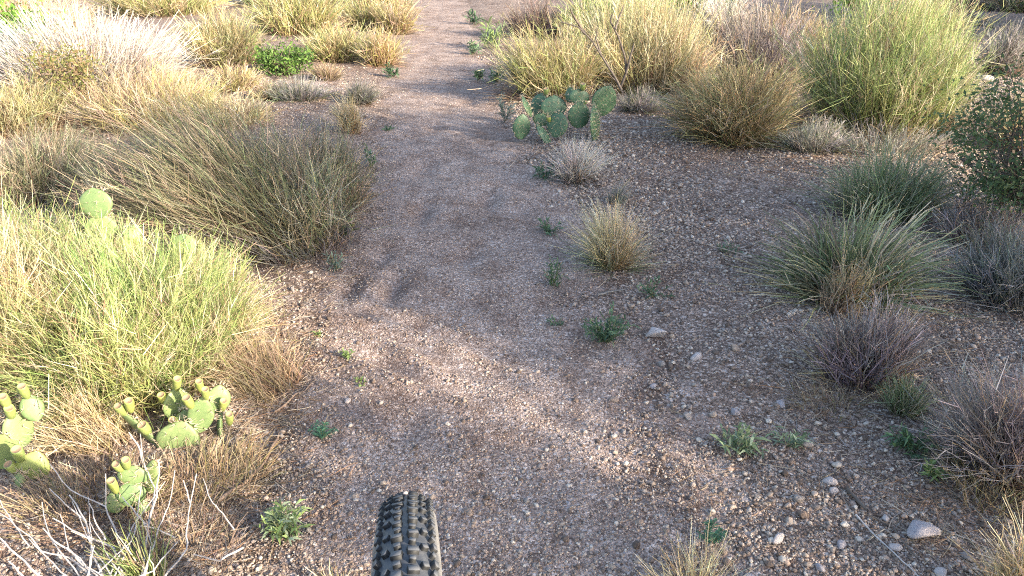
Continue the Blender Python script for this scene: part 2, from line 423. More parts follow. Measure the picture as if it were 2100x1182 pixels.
# ------------------------------------------------------------------ shade trees standing out of the picture to the right
LDIR = np.array([-math.sin(SUN_AZ), -math.cos(SUN_AZ)])     # the way the light travels over the ground
LPER = np.array([-LDIR[1], LDIR[0]]); LPER = LPER if LPER[1] > 0 else -LPER
def leafy_tree(name, label, cat, base, centre, radii, clusters, leaves, leaf, seed, cols, group=None, spread=.3, trunk_r=.05, wood='bark', limb_r=.016, part='crown'):
    rng = np.random.default_rng(seed)
    base = Vector(base); base.z = H1(base.x, base.y) - .03
    root = tag(empty(name, base), label, cat, group)
    b = np.array(base)
    C = rng.normal(size=(clusters, 3)); C /= np.linalg.norm(C, axis=1, keepdims=True)
    C *= rng.uniform(.35, 1.0, (clusters, 1)) ** .6
    C = np.array(centre) + C * np.array(radii)
    fork = b + (np.array(centre) - b) * np.array([.3, .3, .42])
    lines = []
    nst = 3
    for s in range(nst):
        f2 = fork + rng.normal(size=3) * np.array([.14, .14, .06]) * np.linalg.norm(np.array(centre) - b) * .4
        p0 = b + rng.normal(size=3) * np.array([trunk_r, trunk_r, 0])
        md = (p0 + f2) / 2 + rng.normal(size=3) * .05
        lines.append(([p0 - b, md - b, f2 - b], [trunk_r, trunk_r * .8, trunk_r * .62]))
        for c in C[s::nst]:
            m1 = f2 * .55 + c * .45 + rng.normal(size=3) * .08; 
            lines.append(([f2 - b, m1 - b, (m1 * .45 + c * .55) + rng.normal(size=3) * .04 - b, c - b], [limb_r, limb_r * .7, limb_r * .5, limb_r * .2]))
            for _ in range(3):
                e = c + rng.normal(size=3) * spread
                lines.append(([m1 - b, (m1 + e) / 2 + rng.normal(size=3) * .03 - b, e - b], [limb_r * .5, limb_r * .3, limb_r * .12]))
    V, F = tubes(lines, 5)
    link('trunk', mesh_np('trunk', V, F, smooth=True), M[wood], root)
    n = leaves
    c = C[rng.integers(0, clusters, n)] + rng.normal(size=(n, 3)) * spread * rng.uniform(.4, 1.2, (n, 1)) - b
    d = rng.normal(size=(n, 3)); d[:, 2] += .3; d /= np.linalg.norm(d, axis=1, keepdims=True)
    L = leaf * rng.uniform(.6, 1.3, n)
    pts = np.stack([c, c + d * L[:, None] * .5, c + d * L[:, None]], 1)
    w = np.stack([L * .12, L * .5, L * .05], 1)
    cols = np.array(cols); cc = cols[rng.integers(0, len(cols), n)] * rng.uniform(.75, 1.25, (n, 1))
    V, F, Cc = ribbons(pts, w, np.repeat(cc[:, None], 3, 1), rng)
    o = link(part, mesh_np(part, V, F, Cc), M['blade'], root)
    return root
def lp(along, perp):                     # ground point from light-aligned metres
    p = LDIR * along + LPER * perp; return (p[0], p[1], 0)
DK = [(.05, .085, .03), (.07, .10, .035), (.09, .11, .04)]
b = lp(-5.2, 3.3)
leafy_tree('mesquite_tree', 'dense mesquite tree out to the right whose shade covers the trail', 'tree', b, (b[0], b[1], 2.4), (1.4, 1.4, 1.45), 110, 42000, .055, 5, DK, spread=.27, trunk_r=.07, limb_r=.025)
b = lp(-5.7, 2.45)
leafy_tree('mesquite_tree', 'tall narrow mesquite tree out to the right beside the dense one', 'tree', b, (b[0], b[1], 2.95), (.62, .62, 1.15), 60, 16000, .055, 15, DK, spread=.2, trunk_r=.05, limb_r=.02)
b = lp(-4.6, 1.1)
leafy_tree('creosote_bush', 'thin open creosote bush beside the rider throwing broken shade', 'bush', b, (b[0], b[1], 1.85), (.33, .33, .55), 36, 6400, .04, 6, DK, spread=.12, trunk_r=.02, limb_r=.01)
b = lp(-4.7, 1.66)
leafy_tree('creosote_bush', 'low open creosote bush right of the rider dappling the stones', 'bush', b, (b[0], b[1], 1.5), (.22, .22, .46), 28, 4300, .04, 16, DK, spread=.11, trunk_r=.018, limb_r=.008)
b = lp(-6.0, 6.3)
leafy_tree('palo_verde_tree', 'sparse tree to the right dappling the far grass clumps', 'tree', b, (b[0], b[1], 2.0), (1.3, 1.2, .8), 24, 1800, .05, 7, DK, spread=.22, trunk_r=.06, limb_r=.02)

b = (10.6, 8.7)
leafy_tree('mesquite_tree', 'far mesquite tree shading the ground at the upper right', 'tree', (b[0], b[1], 0), (b[0], b[1], 2.0), (2.5, 2.5, 1.7), 110, 30000, .085, 8, DK, spread=.35, trunk_r=.08, limb_r=.03)

# ------------------------------------------------------------------ grasses
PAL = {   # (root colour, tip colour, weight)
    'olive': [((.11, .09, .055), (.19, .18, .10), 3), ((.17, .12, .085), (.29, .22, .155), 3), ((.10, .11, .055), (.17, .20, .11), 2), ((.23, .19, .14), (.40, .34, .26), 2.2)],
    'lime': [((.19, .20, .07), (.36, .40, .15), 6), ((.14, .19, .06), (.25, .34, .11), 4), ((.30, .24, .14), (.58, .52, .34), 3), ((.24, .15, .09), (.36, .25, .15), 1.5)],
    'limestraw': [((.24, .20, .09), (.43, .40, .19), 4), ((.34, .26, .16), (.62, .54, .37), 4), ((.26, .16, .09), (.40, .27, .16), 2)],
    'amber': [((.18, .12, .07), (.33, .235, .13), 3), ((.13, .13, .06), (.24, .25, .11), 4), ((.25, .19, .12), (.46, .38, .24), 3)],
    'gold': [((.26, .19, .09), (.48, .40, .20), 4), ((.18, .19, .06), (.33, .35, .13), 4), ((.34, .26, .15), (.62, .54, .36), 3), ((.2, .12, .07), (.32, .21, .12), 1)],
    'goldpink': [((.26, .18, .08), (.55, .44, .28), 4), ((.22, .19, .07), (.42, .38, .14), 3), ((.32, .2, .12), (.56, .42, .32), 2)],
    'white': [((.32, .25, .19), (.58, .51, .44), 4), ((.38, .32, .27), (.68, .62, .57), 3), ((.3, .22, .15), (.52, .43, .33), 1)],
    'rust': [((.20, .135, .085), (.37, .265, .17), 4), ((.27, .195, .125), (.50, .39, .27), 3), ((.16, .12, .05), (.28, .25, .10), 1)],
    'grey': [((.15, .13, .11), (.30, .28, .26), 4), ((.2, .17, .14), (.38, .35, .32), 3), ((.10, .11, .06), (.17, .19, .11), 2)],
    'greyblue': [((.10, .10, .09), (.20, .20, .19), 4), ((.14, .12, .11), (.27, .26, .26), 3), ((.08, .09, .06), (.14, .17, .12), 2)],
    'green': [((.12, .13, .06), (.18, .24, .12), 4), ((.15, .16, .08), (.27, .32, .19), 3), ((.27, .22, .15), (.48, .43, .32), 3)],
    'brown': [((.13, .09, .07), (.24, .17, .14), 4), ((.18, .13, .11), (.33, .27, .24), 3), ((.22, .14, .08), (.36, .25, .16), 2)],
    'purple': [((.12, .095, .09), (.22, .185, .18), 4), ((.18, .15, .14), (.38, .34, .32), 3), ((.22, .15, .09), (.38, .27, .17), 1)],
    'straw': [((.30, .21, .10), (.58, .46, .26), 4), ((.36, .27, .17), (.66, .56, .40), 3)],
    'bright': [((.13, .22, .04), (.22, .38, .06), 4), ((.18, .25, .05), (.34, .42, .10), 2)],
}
def make_blades(rng, n, w, dpth, H, pal, lean, k=5, bw=.0022, base=.35, curl=.35, wob=.05, dome=.38, hmin=.38, arch=1.5, kink=.014):
    th = rng.random(n) * 2 * math.pi; r = np.sqrt(rng.random(n))
    u = np.stack([np.cos(th) * r, np.sin(th) * r], -1)
    b0 = u * np.array([w, dpth]) * .5 * base + rng.normal(size=(n, 2)) * .006
    tip = u * np.array([w, dpth]) * .5 * (1 - base * .6) * rng.uniform(.35, 1.05, (n, 1)) + np.array(lean)[None] * H + rng.normal(size=(n, 2)) * .13 * H
    hh = H * (1 - dome * r ** 2) * rng.uniform(hmin, 1.0, n) ** .8
    m = max(3, int(n ** .5 / 3.2)); tc = rng.uniform(-1, 1, (m, 2))          # tufts inside the clump
    ti = np.argmin(((u[:, None] - tc[None]) ** 2).sum(-1) + rng.random((n, m)) * .12, 1)
    hh = hh * rng.uniform(.72, 1.22, m)[ti]
    tip = tip + (rng.normal(size=(m, 2)) * .09 * H)[ti] + (tc * 0)[ti]
    tcol = (1 + rng.normal(size=(m, 1)) * .16)[ti][:, None] * (1 + rng.normal(size=(m, 3)) * .03)[ti][:, None]
    t = np.linspace(0, 1, k)[None, :, None]
    hor = b0[:, None] + tip[:, None] * (t ** arch)
    wo = rng.normal(size=(n, 1, 2)) * wob * H * np.sin(t * math.pi * rng.uniform(.8, 1.9, (n, 1, 1)))
    hor = hor + wo
    jit = np.cumsum(rng.normal(size=(n, k, 2)) * kink * H, 1) * t
    hor = hor + jit
    brk = rng.random(n) < .1                                   # snapped and folded stems
    ck = rng.uniform(0, curl, (n, 1))
    tz = t[:, :, 0]
    z = hh[:, None] * (tz * (1 + ck) - ck * tz ** 2)
    if k >= 4:
        m0 = k // 2; zb = z[brk]; hb = hor[brk]
        zb[:, m0 + 1:] = zb[:, m0:m0 + 1] - (zb[:, m0 + 1:] - zb[:, m0:m0 + 1]) * rng.uniform(-.2, .7, (len(zb), 1))
        sd = rng.normal(size=(len(hb), 1, 2)) * .12 * H
        hb[:, m0 + 1:] = hb[:, m0 + 1:] + sd * np.arange(1, k - m0)[None, :, None] * .8
        z[brk] = zb; hor[brk] = hb
    pts = np.concatenate([hor, z[:, :, None]], -1)
    wt = np.array([p[2] for p in pal], float); pick = rng.choice(len(pal), n, p=wt / wt.sum())
    ca = np.array([p[0] for p in pal])[pick]; cb = np.array([p[1] for p in pal])[pick]
    var = tcol * rng.uniform(.6, 1.4, (n, 1, 1)) * (1 + rng.normal(size=(n, 1, 3)) * .05)
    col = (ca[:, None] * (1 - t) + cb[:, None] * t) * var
    wid = bw * rng.uniform(.6, 1.35, (n, 1)) * (1 - .75 * tz ** 1.6)
    return pts, wid, np.clip(col, 0, .9)
def side_shoots(rng, pts, col, n, ln, bw, spread=1.1, k=2):
    N_, K, _ = pts.shape
    i = rng.integers(0, N_, n); f = rng.uniform(.3, .97, n) * (K - 1); j = np.minimum(f.astype(int), K - 2); f = f - j
    p0 = pts[i, j] * (1 - f)[:, None] + pts[i, j + 1] * f[:, None]
    tg = pts[i, j + 1] - pts[i, j]; tg /= np.linalg.norm(tg, axis=1, keepdims=True) + 1e-9
    d = tg + rng.normal(size=(n, 3)) * spread * .42; d[:, 2] += .25; d /= np.linalg.norm(d, axis=1, keepdims=True)
    L = ln * rng.uniform(.4, 1.2, n)[:, None]
    bend = rng.normal(size=(n, 3)) * .18
    t = np.linspace(0, 1, k)[None, :, None]
    q = p0[:, None] + (d[:, None] * t + bend[:, None] * t ** 2) * L[:, None]
    c = col[i, j + 1][:, None] * np.ones((1, k, 1)) * rng.uniform(.75, 1.4, (n, 1, 1))
    w = bw * rng.uniform(.5, 1.1, (n, 1)) * (1 - .6 * np.linspace(0, 1, k)[None])
    return q, w, np.clip(c, 0, .9)
TRI = [0]
SEED = [1000]
def clump(name, label, cat, px, py, wpx, hpx, pal, n, shoots=0, lean=(0, 0), bw=.0022, group=None, dpth=None, dry=None, ndry=0, **kw):
    """px,py: where the clump meets the ground; wpx,hpx: its size as seen; built at its real place and size."""
    SEED[0] += 1; rng = np.random.default_rng(SEED[0])
    p = ground_at(px, py); D = depth(p)
    w = wpx * D / FPX; H = hpx * D / FPX / .88
    dp = (dpth or .8) * w
    p.z -= .012
    root = tag(empty(name, p), label, cat, group)
    if n > 900: n = int(n * .48); shoots = int(shoots * 1.15)
    bw = bw * 1.4
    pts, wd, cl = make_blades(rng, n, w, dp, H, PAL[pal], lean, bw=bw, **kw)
    parts = [ribbons(pts, wd, cl, rng)]
    if shoots:
        parts.append(ribbons(*side_shoots(rng, pts, cl, shoots, min(.12, H * .18), bw * .8), rng))
    V, F, C = join(parts)
    V[:, 2] = np.maximum(V[:, 2], .004)
    o = link('blades', mesh_np('blades', V, F, C), M['blade'], root); o['kind'] = 'stuff'
    TRI[0] += len(F) * 2
    nd = ndry or n // 6
    kw2 = dict(kw); kw2['dome'] = .75; kw2['hmin'] = .15; kw2['base'] = min(1.0, kw.get('base', .35) * 1.15)
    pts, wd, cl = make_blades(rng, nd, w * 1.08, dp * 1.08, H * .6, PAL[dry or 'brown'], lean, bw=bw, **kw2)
    V, F, C = ribbons(pts, wd, cl, rng); V[:, 2] = np.maximum(V[:, 2], .004)
    o = link('dry_stems', mesh_np('dry_stems', V, F, C), M['blade'], root); o['kind'] = 'stuff'
    TRI[0] += len(F) * 2
    return root
G = 'grass_clump'; GC = 'grass'
GL = 'grass clumps left of the trail'; GR = 'grass clumps right of the trail'
# --- left, near
clump(G, 'sunlit lime grass clump filling the left edge above the near cacti', GC, 275, 765, 400, 265, 'lime', 7000, 16000, (-.05, .05), .0019, GL, .9, 'limestraw', 1900, base=.88, kink=.024)
clump(G, 'sunlit straw and lime grass at the left frame edge', GC, 50, 740, 330, 265, 'limestraw', 5000, 11000, (.05, .1), .0019, GL, .9, 'straw', 1300, base=.8)
clump(G, 'pale lime grass clump in front of the shaded olive grass', GC, 365, 685, 310, 175, 'lime', 4700, 10500, (.0, .0), .0019, GL, .9, 'limestraw', 1000, base=.75)
clump(G, 'sunlit lime grass around the lone upper-left cactus pad', GC, 95, 640, 390, 232, 'lime', 4700, 10500, (.0, .0), .0019, GL, .8, 'limestraw', 1000, base=.8)
clump(G, 'straw coloured grass leaning over the big left cactus pad', GC, 195, 905, 170, 120, 'straw', 620, 700, (-.3, -.05), .0016, GL, .7, 'rust', 200, base=.85)
clump(G, 'thin rusty grass fringe at the trail edge beside lime grass', GC, 545, 790, 150, 150, 'rust', 420, 500, (-.2, .1), .0013, GL, 1.2, 'rust', 500, base=.9, hmin=.2)
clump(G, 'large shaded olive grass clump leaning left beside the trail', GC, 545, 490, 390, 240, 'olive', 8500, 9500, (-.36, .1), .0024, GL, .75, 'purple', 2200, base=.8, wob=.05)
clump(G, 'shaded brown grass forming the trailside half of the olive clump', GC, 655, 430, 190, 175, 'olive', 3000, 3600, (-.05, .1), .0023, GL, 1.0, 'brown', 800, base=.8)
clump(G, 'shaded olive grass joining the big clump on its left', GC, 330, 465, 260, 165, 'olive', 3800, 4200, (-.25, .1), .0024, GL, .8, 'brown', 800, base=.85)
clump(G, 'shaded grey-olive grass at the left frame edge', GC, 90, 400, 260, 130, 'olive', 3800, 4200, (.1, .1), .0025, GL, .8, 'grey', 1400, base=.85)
clump(G, 'green grass tuft with dark stems at the bottom left', GC, 300, 1200, 100, 150, 'lime', 130, 60, (-.3, .1), .0026, GL, .9, 'brown', 120, base=.5)
clump(G, 'small grass tuft at the bottom frame edge left of the tyre', GC, 690, 1230, 130, 70, 'limestraw', 160, 60, (0, .1), .0024, GL, .9, 'straw', 40, base=.4)
clump(G, 'matted brown dry grass between the lower left cacti', GC, 190, 1030, 330, 75, 'rust', 800, 900, (-.1, .1), .0015, GL, .7, 'brown', 600, base=.95, hmin=.15)
clump(G, 'matted straw grass below the fruiting prickly pear', GC, 430, 985, 240, 80, 'rust', 600, 500, (.1, .1), .0015, GL, .8, 'straw', 300, base=.95, hmin=.15)
clump(G, 'dull straw wisps under the bleached twigs', GC, 380, 1130, 260, 90, 'brown', 260, 200, (.0, .1), .0012, GL, .8, 'rust', 150, base=.95, hmin=.15)
# --- left, middle and far
clump('dead_shrub', 'bleached white dead shrub in the upper left corner', 'shrub', 190, 190, 370, 160, 'white', 5200, 3600, (.05, .1), .0045, None, .7, 'rust', 900, base=.6, arch=1.2, wob=.03)
clump(G, 'tan dry grass in front of the white dead shrub', GC, 310, 250, 270, 120, 'goldpink', 2600, 3400, (.0, .0), .003, GL, .8, 'rust', 900, base=.85)
clump(G, 'tan and rusty grass left of the small leafy shrub', GC, 40, 265, 180, 120, 'limestraw', 2000, 2600, (.05, .0), .003, GL, .8, 'rust', 800, base=.85)
clump(G, 'golden round grass clump right of the white dead shrub', GC, 465, 130, 165, 100, 'gold', 2600, 2600, (.05, .0), .0045, GL, .9, 'rust', 500, base=.6)
clump(G, 'green-gold wide grass clump at the top left of the trail', GC, 610, 65, 190, 90, 'gold', 2400, 2400, (.0, .0), .006, GL, .9, 'rust', 400, base=.7)
clump(G, 'golden grass clump behind the low bright green plant', GC, 690, 125, 140, 80, 'gold', 2000, 2000, (.0, .0), .0045, GL, .9, 'rust', 400, base=.6)
clump(G, 'golden grass tuft at the trail edge casting light on gravel', GC, 780, 135, 105, 75, 'goldpink', 1500, 1400, (.05, .0), .0042, GL, .9, 'rust', 260, base=.5)
clump(G, 'pale pinkish grass tuft second along the far left trail edge', GC, 812, 70, 90, 72, 'goldpink', 1300, 1200, (.05, .0), .0055, GL, .9, 'rust', 260, base=.5)
clump(G, 'gold grass tuft left of the pale pinkish one', GC, 745, 60, 90, 65, 'gold', 1200, 1200, (.0, .0), .0055, GL, .9, 'rust', 240, base=.5)
clump(G, 'low pink-tipped grass tuft between golden clump and green plant', GC, 485, 185, 100, 62, 'goldpink', 1100, 1000, (.0, .0), .0038, GL, .9, 'rust', 220, base=.55)
clump(G, 'straw grass patch above the shaded olive clump', GC, 460, 255, 190, 75, 'limestraw', 2000, 2000, (.0, .0), .003, GL, .8, 'rust', 400, base=.8)
clump(G, 'yellow grass tuft poking up beside the tan dry grass', GC, 375, 205, 85, 65, 'gold', 900, 900, (.1, .0), .0034, GL, .9, 'rust', 160, base=.5)
clump(G, 'grey-pink grass tuft at trail edge above the straw tuft', GC, 738, 212, 80, 52, 'grey', 800, 700, (.1, .0), .003, GL, .9, 'brown', 160, base=.5)
clump(G, 'upright straw tuft on the left trail edge above olive clump', GC, 722, 272, 62, 78, 'straw', 520, 350, (-.15, .0), .0026, GL, .9, 'rust', 120, base=.4)
clump(G, 'lime grass at the very top left behind the white shrub', GC, 330, 28, 240, 70, 'gold', 2200, 2200, (.0, .0), .007, GL, .8, 'rust', 300, base=.8)
clump(G, 'straw grass behind the white shrub at the left corner', GC, 60, 75, 260, 100, 'straw', 2200, 2200, (.0, .0), .006, GL, .8, 'rust', 300, base=.8)
clump(G, 'gold grass on the top frame edge beside the trail', GC, 775, 22, 130, 60, 'gold', 1600, 1600, (.0, .0), .008, GL, .8, 'rust', 250, base=.7)
clump(G, 'gold grass on the top frame edge behind the green-gold clump', GC, 600, 8, 220, 60, 'lime', 1800, 1800, (.0, .0), .01, GL, .8, 'rust', 250, base=.8)
clump(G, 'small shaded green tuft on the trail edge at the top', GC, 826, 18, 60, 26, 'green', 500, 400, (.0, .0), .006, GL, .8, 'brown', 60, base=.6)
clump(G, 'low grey-green tuft below the bright green plant', GC, 610, 200, 130, 42, 'grey', 900, 900, (.0, .0), .003, GL, .8, 'green', 300, base=.8)
clump(G, 'tiny pale tuft between the bright green plant and straw patch', GC, 545, 205, 80, 38, 'goldpink', 600, 500, (.0, .0), .003, GL, .8, 'rust', 120, base=.6)
clump(G, 'shaded tan tuft right of the low grey-green tuft', GC, 668, 165, 70, 42, 'rust', 600, 500, (.0, .0), .0034, GL, .8, 'grey', 200, base=.6)
# --- right, far
clump(G, 'olive and straw grass behind the shaded middle prickly pear', GC, 1135, 200, 200, 135, 'gold', 3200, 3400, (-.08, .0), .0036, GR, .7, 'brown', 800, base=.65)
clump(G, 'tall lime and straw grass behind the dead grey branches', GC, 1320, 185, 250, 165, 'limestraw', 5200, 6000, (.0, .1), .0038, GR, .7, 'rust', 1100, base=.8, kink=.02, dome=.22, arch=1.2)
clump(G, 'lime grass at the top edge right of the trail', GC, 1260, 85, 200, 110, 'lime', 2600, 2600, (.0, .0), .006, GR, .8, 'rust', 400, base=.75)
clump(G, 'brown dead grass mound at the top beside the trail', GC, 1100, 75, 140, 70, 'brown', 1700, 1700, (.0, .0), .005, GR, .8, 'brown', 300, base=.7)
clump(G, 'white straw tuft on the top edge left of dead brown shrub', GC, 1475, 85, 110, 95, 'white', 1500, 1400, (.0, .0), .005, GR, .8, 'rust', 250, base=.5)
clump('dead_shrub', 'dark brown dead shrub between two big grass clumps', 'shrub', 1555, 165, 190, 140, 'purple', 2600, 2600, (.0, .0), .0042, None, .8, 'rust', 900, base=.7)
clump(G, 'rusty orange grass behind the dark brown dead shrub', GC, 1610, 105, 170, 90, 'rust', 1800, 1800, (.0, .0), .005, GR, .8, 'brown', 300, base=.7)
clump(G, 'round orange-tinged grass clump in the middle right', GC, 1500, 285, 270, 165, 'amber', 4800, 5200, (.0, .0), .0032, GR, .85, 'amber', 1500, base=.5, curl=.9)
clump(G, 'huge sunlit lime grass clump at the upper right', GC, 1805, 265, 290, 250, 'lime', 8500, 13500, (.0, .15), .0030, GR, .85, 'rust', 1600, base=.78, kink=.02, dome=.22, arch=1.2)
clump(G, 'straw fringe on the right flank of the huge lime clump', GC, 1905, 235, 100, 125, 'limestraw', 1300, 1500, (.22, .1), .0032, GR, .9, 'rust', 300, base=.6)
clump(G, 'pink-tipped straw tuft behind the huge lime clump', GC, 1890, 85, 140, 100, 'goldpink', 1600, 1500, (.1, .0), .0055, GR, .8, 'rust', 200, base=.5)
clump(G, 'half-shaded grey-green tuft near the upper right corner', GC, 2052, 150, 125, 92, 'grey', 1700, 1400, (.0, .0), .0042, GR, .9, 'brown', 300, base=.4)
clump(G, 'shaded grey tuft beside the middle prickly pear', GC, 1312, 228, 115, 50, 'grey', 1100, 900, (.0, .0), .003, GR, .8, 'brown', 160, base=.55)
clump(G, 'low grey grass tuft below the huge lime clump', GC, 1665, 310, 160, 66, 'grey', 1700, 1500, (.05, .0), .0027, GR, .8, 'purple', 300, base=.55)
clump(G, 'dry grey straw mat between huge clump and leafy shrub', GC, 1800, 300, 260, 55, 'grey', 1500, 1300, (.0, .0), .0025, GR, .8, 'rust', 300, base=.9)
clump(G, 'sunlit cream straw tuft at the right edge above leafy shrub', GC, 2080, 300, 130, 110, 'straw', 900, 700, (.0, .0), .0034, GR, .8, 'rust', 150, base=.5)
clump(G, 'brush added for dark shade on the top edge left of the corner shrub', GC, 1985, 18, 150, 45, 'brown', 1200, 1200, (.0, .0), .009, GR, .8, 'purple', 300, base=.85)  # added clump darkens a bare strip that holds only shade and litter
clump(G, 'olive brush added for dark shade under the upper right corner shrub', GC, 2085, 22, 130, 45, 'olive', 1100, 1200, (.0, .0), .009, GR, .8, 'purple', 300, base=.85)  # second added clump, stands in for shaded ground with litter
# --- right, near
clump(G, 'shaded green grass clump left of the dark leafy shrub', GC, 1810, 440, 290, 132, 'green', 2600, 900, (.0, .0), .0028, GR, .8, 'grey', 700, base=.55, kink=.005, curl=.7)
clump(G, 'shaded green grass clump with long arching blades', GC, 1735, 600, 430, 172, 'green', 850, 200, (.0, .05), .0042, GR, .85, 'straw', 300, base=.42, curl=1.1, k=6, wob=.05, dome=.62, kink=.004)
clump(G, 'tan dry stems standing at the front of the arching grass', GC, 1720, 640, 100, 110, 'rust', 420, 350, (.05, .0), .0022, GR, .9, 'straw', 120, base=.6)
clump(G, 'purple-brown dead grass clump below the arching grass', GC, 1770, 770, 215, 170, 'purple', 2100, 900, (.0, .0), .0021, GR, .8, 'straw', 260, base=.7, kink=.008, hmin=.5)
clump(G, 'grey-blue grass clump at right edge below the leafy shrub', GC, 2060, 620, 200, 170, 'greyblue', 2600, 2400, (-.05, .0), .0024, GR, .8, 'purple', 500, base=.65)
clump(G, 'dim brown grass under the dark leafy shrub', GC, 2010, 500, 150, 90, 'purple', 1300, 1200, (.0, .0), .0024, GR, .8, 'purple', 300, base=.8)
clump(G, 'large shaded brown dry grass at the lower right edge', GC, 2060, 960, 210, 215, 'purple', 2700, 2600, (-.08, .1), .0021, GR, .8, 'brown', 700, base=.75)
clump(G, 'rusty grass wisps at the foot of the lower right grass', GC, 2040, 1010, 200, 110, 'rust', 420, 350, (-.1, .0), .0016, GR, .9, 'rust', 120, base=.9)
clump(G, 'tall straw blades in the bottom right corner', GC, 2085, 1240, 130, 225, 'straw', 300, 120, (-.15, .05), .0022, GR, .9, 'rust', 120, base=.5)
clump(G, 'thin straw tuft rising from the bottom frame edge', GC, 1415, 1240, 210, 170, 'straw', 240, 60, (.0, .05), .0018, GR, .9, 'rust', 90, base=.4)
clump(G, 'spiky straw and green tuft standing alone by the trail', GC, 1255, 545, 205, 148, 'straw', 900, 250, (-.05, .0), .0019, GR, .9, 'green', 420, base=.28, k=4, wob=.03, dome=.5, kink=.004)
clump(G, 'small bleached white tuft below the middle prickly pear', GC, 1178, 370, 140, 88, 'white', 700, 350, (.05, .0), .0022, GR, .9, 'grey', 150, base=.3)
clump(G, 'sparse pale tuft just behind the lone spiky tuft', GC, 1262, 415, 60, 50, 'grey', 160, 100, (.05, .0), .002, GR, .9, 'grey', 40, base=.4)
clump(G, 'small green tuft below the purple-brown dead clump', GC, 1850, 845, 110, 85, 'green', 520, 200, (.0, .0), .0019, GR, .9, 'brown', 100, base=.4)
clump(G, 'short rusty stubble beside the purple-brown dead clump', GC, 1690, 830, 150, 55, 'rust', 260, 160, (.0, .0), .0018, GR, .9, 'rust', 90, base=.9, hmin=.2)
print('grass tris', TRI[0])

# ------------------------------------------------------------------ leafy shrubs
leafy_tree('leafy_shrub', 'dark green small-leaved shrub at the right frame edge', 'shrub', tuple(ground_at(2065, 470)), (2.29, 3.2, .42), (.35, .3, .32), 46, 6500, .02, 41,
           [(.06, .10, .04), (.09, .14, .06), (.12, .17, .08)], spread=.075, trunk_r=.012, limb_r=.005, part='foliage')
g = ground_at(150, 238)
leafy_tree('leafy_shrub', 'small yellow-green leafy shrub before the white dead shrub', 'shrub', tuple(g), (g.x, g.y, .30), (.24, .2, .2), 30, 3200, .022, 42,
           [(.17, .19, .05), (.24, .22, .08), (.26, .17, .09)], spread=.07, trunk_r=.01, limb_r=.005, wood='stick', part='foliage')
g = ground_at(2130, 60)
leafy_tree('leafy_shrub', 'dark green shrub overhanging the upper right corner', 'shrub', tuple(g), (g.x, g.y, .95), (.8, .7, .62), 40, 6000, .05, 43, DK, spread=.2, trunk_r=.03, limb_r=.012, part='foliage')
g = ground_at(585, 150)
leafy_tree('low_shrub', 'low bright green plant between grass clumps at upper left', 'plant', tuple(g), (g.x, g.y, .12), (.27, .2, .1), 30, 2600, .03, 44, [(.07, .13, .03), (.11, .20, .04), (.17, .28, .06)], spread=.06, trunk_r=.006, limb_r=.004, wood='stick', part='foliage')
for (px, py, w, hh, lab, sd) in ((1430, 50, .55, .5, 'vivid green shrub on the top edge left of the white tuft', 45), (1745, 60, .6, .8, 'vivid green shrub on the top edge above the huge lime clump', 46),
                                 (1790, 40, .55, .7, 'vivid green shrub right of its twin above the huge lime clump', 47), (20, 135, .35, .3, 'vivid green plant at the left frame edge', 48)):
    g = ground_at(px, py)
    leafy_tree('green_shrub', lab, 'shrub', tuple(g), (g.x, g.y, hh), (w, w * .8, hh * .6), 36, 3600, .05, sd, [(.10, .20, .03), (.16, .30, .045), (.22, .36, .07)], 'vivid green shrubs', spread=.13, trunk_r=.012, limb_r=.007, wood='stick', part='foliage')
g = ground_at(25, 175)
leafy_tree('sage_bush', 'pale blue-grey sage bush at the left frame edge', 'bush', tuple(g), (g.x, g.y, .25), (.3, .25, .2), 30, 2600, .04, 49, [(.26, .31, .27), (.34, .4, .36), (.2, .25, .2)], spread=.08, trunk_r=.01, limb_r=.005, wood='stick', part='foliage')

